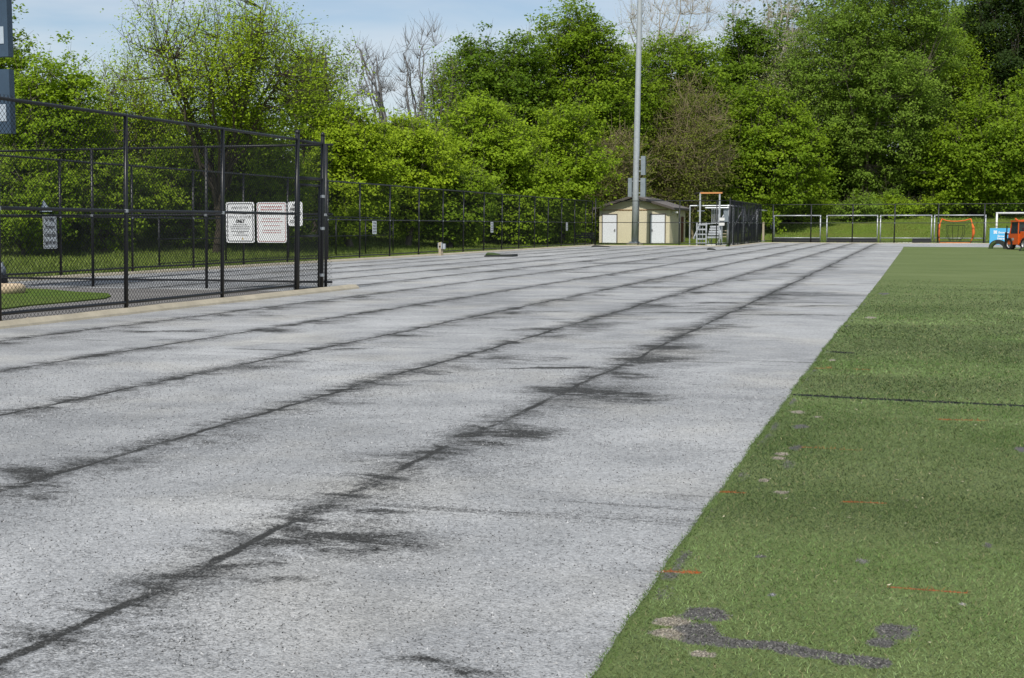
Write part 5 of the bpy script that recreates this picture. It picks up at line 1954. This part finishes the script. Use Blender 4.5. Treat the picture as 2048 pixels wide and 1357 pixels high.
T("thicket", "brown twiggy thicket right of the light pole above the shed roof", 1385, 165, 470, 82, 113, *OLIVE, leaf=0.15, nclus=330, per=55, clus=1.2, seed=27, style='brush', bark='bark_brown', trunk=0.14, fork=0.05, cat="thicket", egg=-0.05)
T("thicket", "olive tangle of vines directly behind the light pole", 1305, 215, 470, 75, 117, *OLIVE, leaf=0.15, nclus=240, per=70, clus=1.3, seed=47, style='brush', bark='bark_brown', trunk=0.14, fork=0.05, cat="thicket", egg=-0.1)
T("broadleaf_tree", "small dark green tree top between the two twiggy pale trees", 1490, 42, 260, 62, 130, *DEEP, leaf=0.22, nclus=120, per=120, clus=1.15, seed=28)
T("broadleaf_tree", "pale silvery green tree above the rounded bright tree", 1555, 100, 320, 62, 128, *PALE, leaf=0.15, nclus=140, per=80, clus=1.1, seed=29, style='airy')
# right of the pen
T("broadleaf_tree", "rounded bright green tree above the pen fence", 1530, 180, 450, 112, 118, *GREEN, leaf=0.21, nclus=320, per=125, clus=1.15, seed=30, fork=0.1)
T("willow", "huge tall fine-leaved tree above the row of goals", 1735, -90, 425, 172, 126, *FINE, leaf=0.17, nclus=680, per=170, clus=1.25, seed=31, trunk=0.45)
T("broadleaf_tree", "bright green rounded tree behind the white goal", 1965, 205, 450, 112, 120, *GREEN, leaf=0.22, nclus=300, per=120, clus=1.2, seed=32, fork=0.1)
T("broadleaf_tree", "very dark tall tree at the wood's end above the white goal", 1985, -120, 330, 125, 138, *DARK_CORNER, leaf=0.24, nclus=330, per=120, clus=1.4, seed=33, trunk=0.4)  # dimness of the blurred top corner is put into this leaf colour
T("broadleaf_tree", "dim green tree between huge fine-leaved tree and dark tall tree", 1885, 20, 400, 95, 134, *GREEN, leaf=0.20, nclus=300, per=110, clus=1.3, seed=34)
T("broadleaf_tree", "deep green tree low behind the goals at the huge tree's foot", 1660, 300, 462, 80, 130, *DEEP, leaf=0.20, nclus=150, per=100, clus=1.1, seed=35, fork=0.1)
T("broadleaf_tree", "deep green low tree behind the half-boarded goal", 1810, 300, 462, 90, 132, *DEEP, leaf=0.20, nclus=170, per=100, clus=1.1, seed=36, fork=0.1)
T("broadleaf_tree", "green tree beyond the white goal's far post", 2110, 130, 450, 110, 124, *GREEN, leaf=0.24, nclus=200, per=100, clus=1.3, seed=37)
# shrubs along the bank
for q, (cx, tp2, hw_, dd_, lb) in enumerate(((1600, 405, 40, 122, "shrub on the bank behind the goal next to the pen"), (1722, 398, 36, 120, "pale leafy shrub on the bank above the second goal"),
                                             (1790, 408, 34, 121, "shrub on the bank above the half-boarded goal"), (1880, 400, 44, 121, "bright shrub on the bank above the orange practice net"),
                                             (1990, 398, 60, 122, "pale bushy shrub on the bank above the blue banner"))):
    T("shrub", lb, cx, tp2, 444, hw_, dd_, *(FINE if q in (1, 4) else LIMEG), leaf=0.17, nclus=70, per=90, clus=0.8, seed=50 + q, trunk=0.06, fork=0.02, cat="shrub", limbs=6)
# back row closing the wood
back = ((60, 170, 75), (180, 190, 78), (330, 200, 80), (480, 190, 82), (620, 190, 84), (740, 240, 88), (860, 230, 98), (1000, 160, 116), (1100, 120, 122), (1230, 150, 130), (1330, 180, 132), (1440, 110, 136), (1590, -40, 146), (1700, -60, 150), (1830, -60, 152), (1920, -60, 152), (2060, -40, 150))
places = ("behind the rounded lime tree", "behind the thin-topped lime tree", "left behind the airy tree", "right behind the airy tree", "behind the slender tree", "behind the leaning bare tree", "behind the sparse brownish tree", "behind the dark pair", "behind the tallest bright tree",
          "behind the thicket left of the pole", "behind the thicket right of the pole", "behind the small dark tree top", "left behind the huge fine-leaved tree", "straight behind the huge fine-leaved tree", "right behind the huge fine-leaved tree", "behind the dim green tree", "behind the dark tall tree")
for q, ((cx, tp2, dd_), pl2) in enumerate(zip(back, places)):
    T("background_tree", "dull green tree deep in the wood " + pl2, cx, tp2, 500 if cx < 1100 else 455, 85, dd_, *(DEEP if cx > 900 else GREEN), leaf=0.30 * dd_ / 110, nclus=130, per=60, clus=1.25 * dd_ / 110, seed=80 + q, fork=0.1)
print("leaves", LEAVES)

# ------------------------------------------------------------------ leafy undergrowth along the foot of the wood
def undergrowth(label, line, n, h, leaf, c0, c1, seed):
    r = np.random.default_rng(seed)
    L = np.array(line, float)
    sd_ = np.linalg.norm(np.diff(L, axis=0), axis=1)
    cum = np.concatenate([[0], np.cumsum(sd_)])
    nb = int(cum[-1] / 0.55)
    t = r.random(nb) * cum[-1]
    bx_ = np.interp(t, cum, L[:, 0]) + r.normal(0, 1.6, nb)
    by_ = np.interp(t, cum, L[:, 1]) + r.normal(0, 1.6, nb)
    bh = h * (0.35 + 0.9 * r.random(nb)) * (0.6 + 0.8 * vnoise(bx_, by_, 0.16, seed))
    idx = r.integers(0, nb, n)
    u = r.random(n) ** 0.7
    sub = r.normal(size=(nb, 8, 3))
    v = sub[idx, r.integers(0, 8, n)] * 0.5 + r.normal(size=(n, 3)) * 0.22
    x = bx_[idx] + v[:, 0]
    y = by_[idx] + v[:, 1]
    z = tz(x, y) + np.clip(u * bh[idx] + v[:, 2] * 0.4, 0.05, None)
    pos = np.stack([x, y, z], 1)
    nn = r.normal(size=(n, 3)) * 0.6 + np.array([0.0, 0.0, 0.5]) + np.array(SUN_DIR) * 0.65
    nn /= np.linalg.norm(nn, axis=1)[:, None]
    tv = np.cross(nn, r.normal(size=(n, 3)))
    tv /= np.linalg.norm(tv, axis=1)[:, None]
    bv = np.cross(nn, tv)
    s = leaf * (0.55 + 0.9 * r.random(n))[:, None]
    V = np.stack([pos - tv * s * 0.5, pos + bv * s * 0.33, pos + tv * s * 0.55, pos - bv * s * 0.33], 1)
    tt = (0.5 * r.random(nb)[idx] + 0.5 * r.random(n))[:, None]
    c = ((1 - tt) * np.array(c0) + tt * np.array(c1)) * (0.7 + 0.5 * r.random((n, 1)))
    o = link("undergrowth", fast_mesh("undergrowth", V.reshape(-1, 3), np.arange(4 * n).reshape(n, 4), np.repeat(c, 4, 0)), M['leaf'])
    tag(o, label, "undergrowth", kind="stuff")


def line_px(pts):
    return [(AT(px, 470, d).x, AT(px, 470, d).y) for px, d in pts]


undergrowth("leafy undergrowth at the foot of the wood beside the long fence", line_px(((-120, 60), (200, 66), (500, 72), (760, 82), (1000, 98), (1180, 108))), 60000, 2.6, 0.20, *GREEN, 301)
undergrowth("leafy undergrowth deep in the wood behind the long fence", line_px(((-120, 78), (300, 86), (760, 100), (1000, 118), (1250, 132))), 36000, 5.0, 0.34, *DEEP, 302)
undergrowth("leafy undergrowth along the top of the bank behind the goals", line_px(((1420, 122), (1600, 127), (1800, 129), (2000, 129), (2200, 127))), 34000, 2.6, 0.24, *GREEN, 303)
undergrowth("dark undergrowth deep in the wood behind the bank", line_px(((1380, 138), (1600, 146), (1800, 148), (2000, 148), (2250, 144))), 32000, 6.0, 0.42, *DEEP, 304)
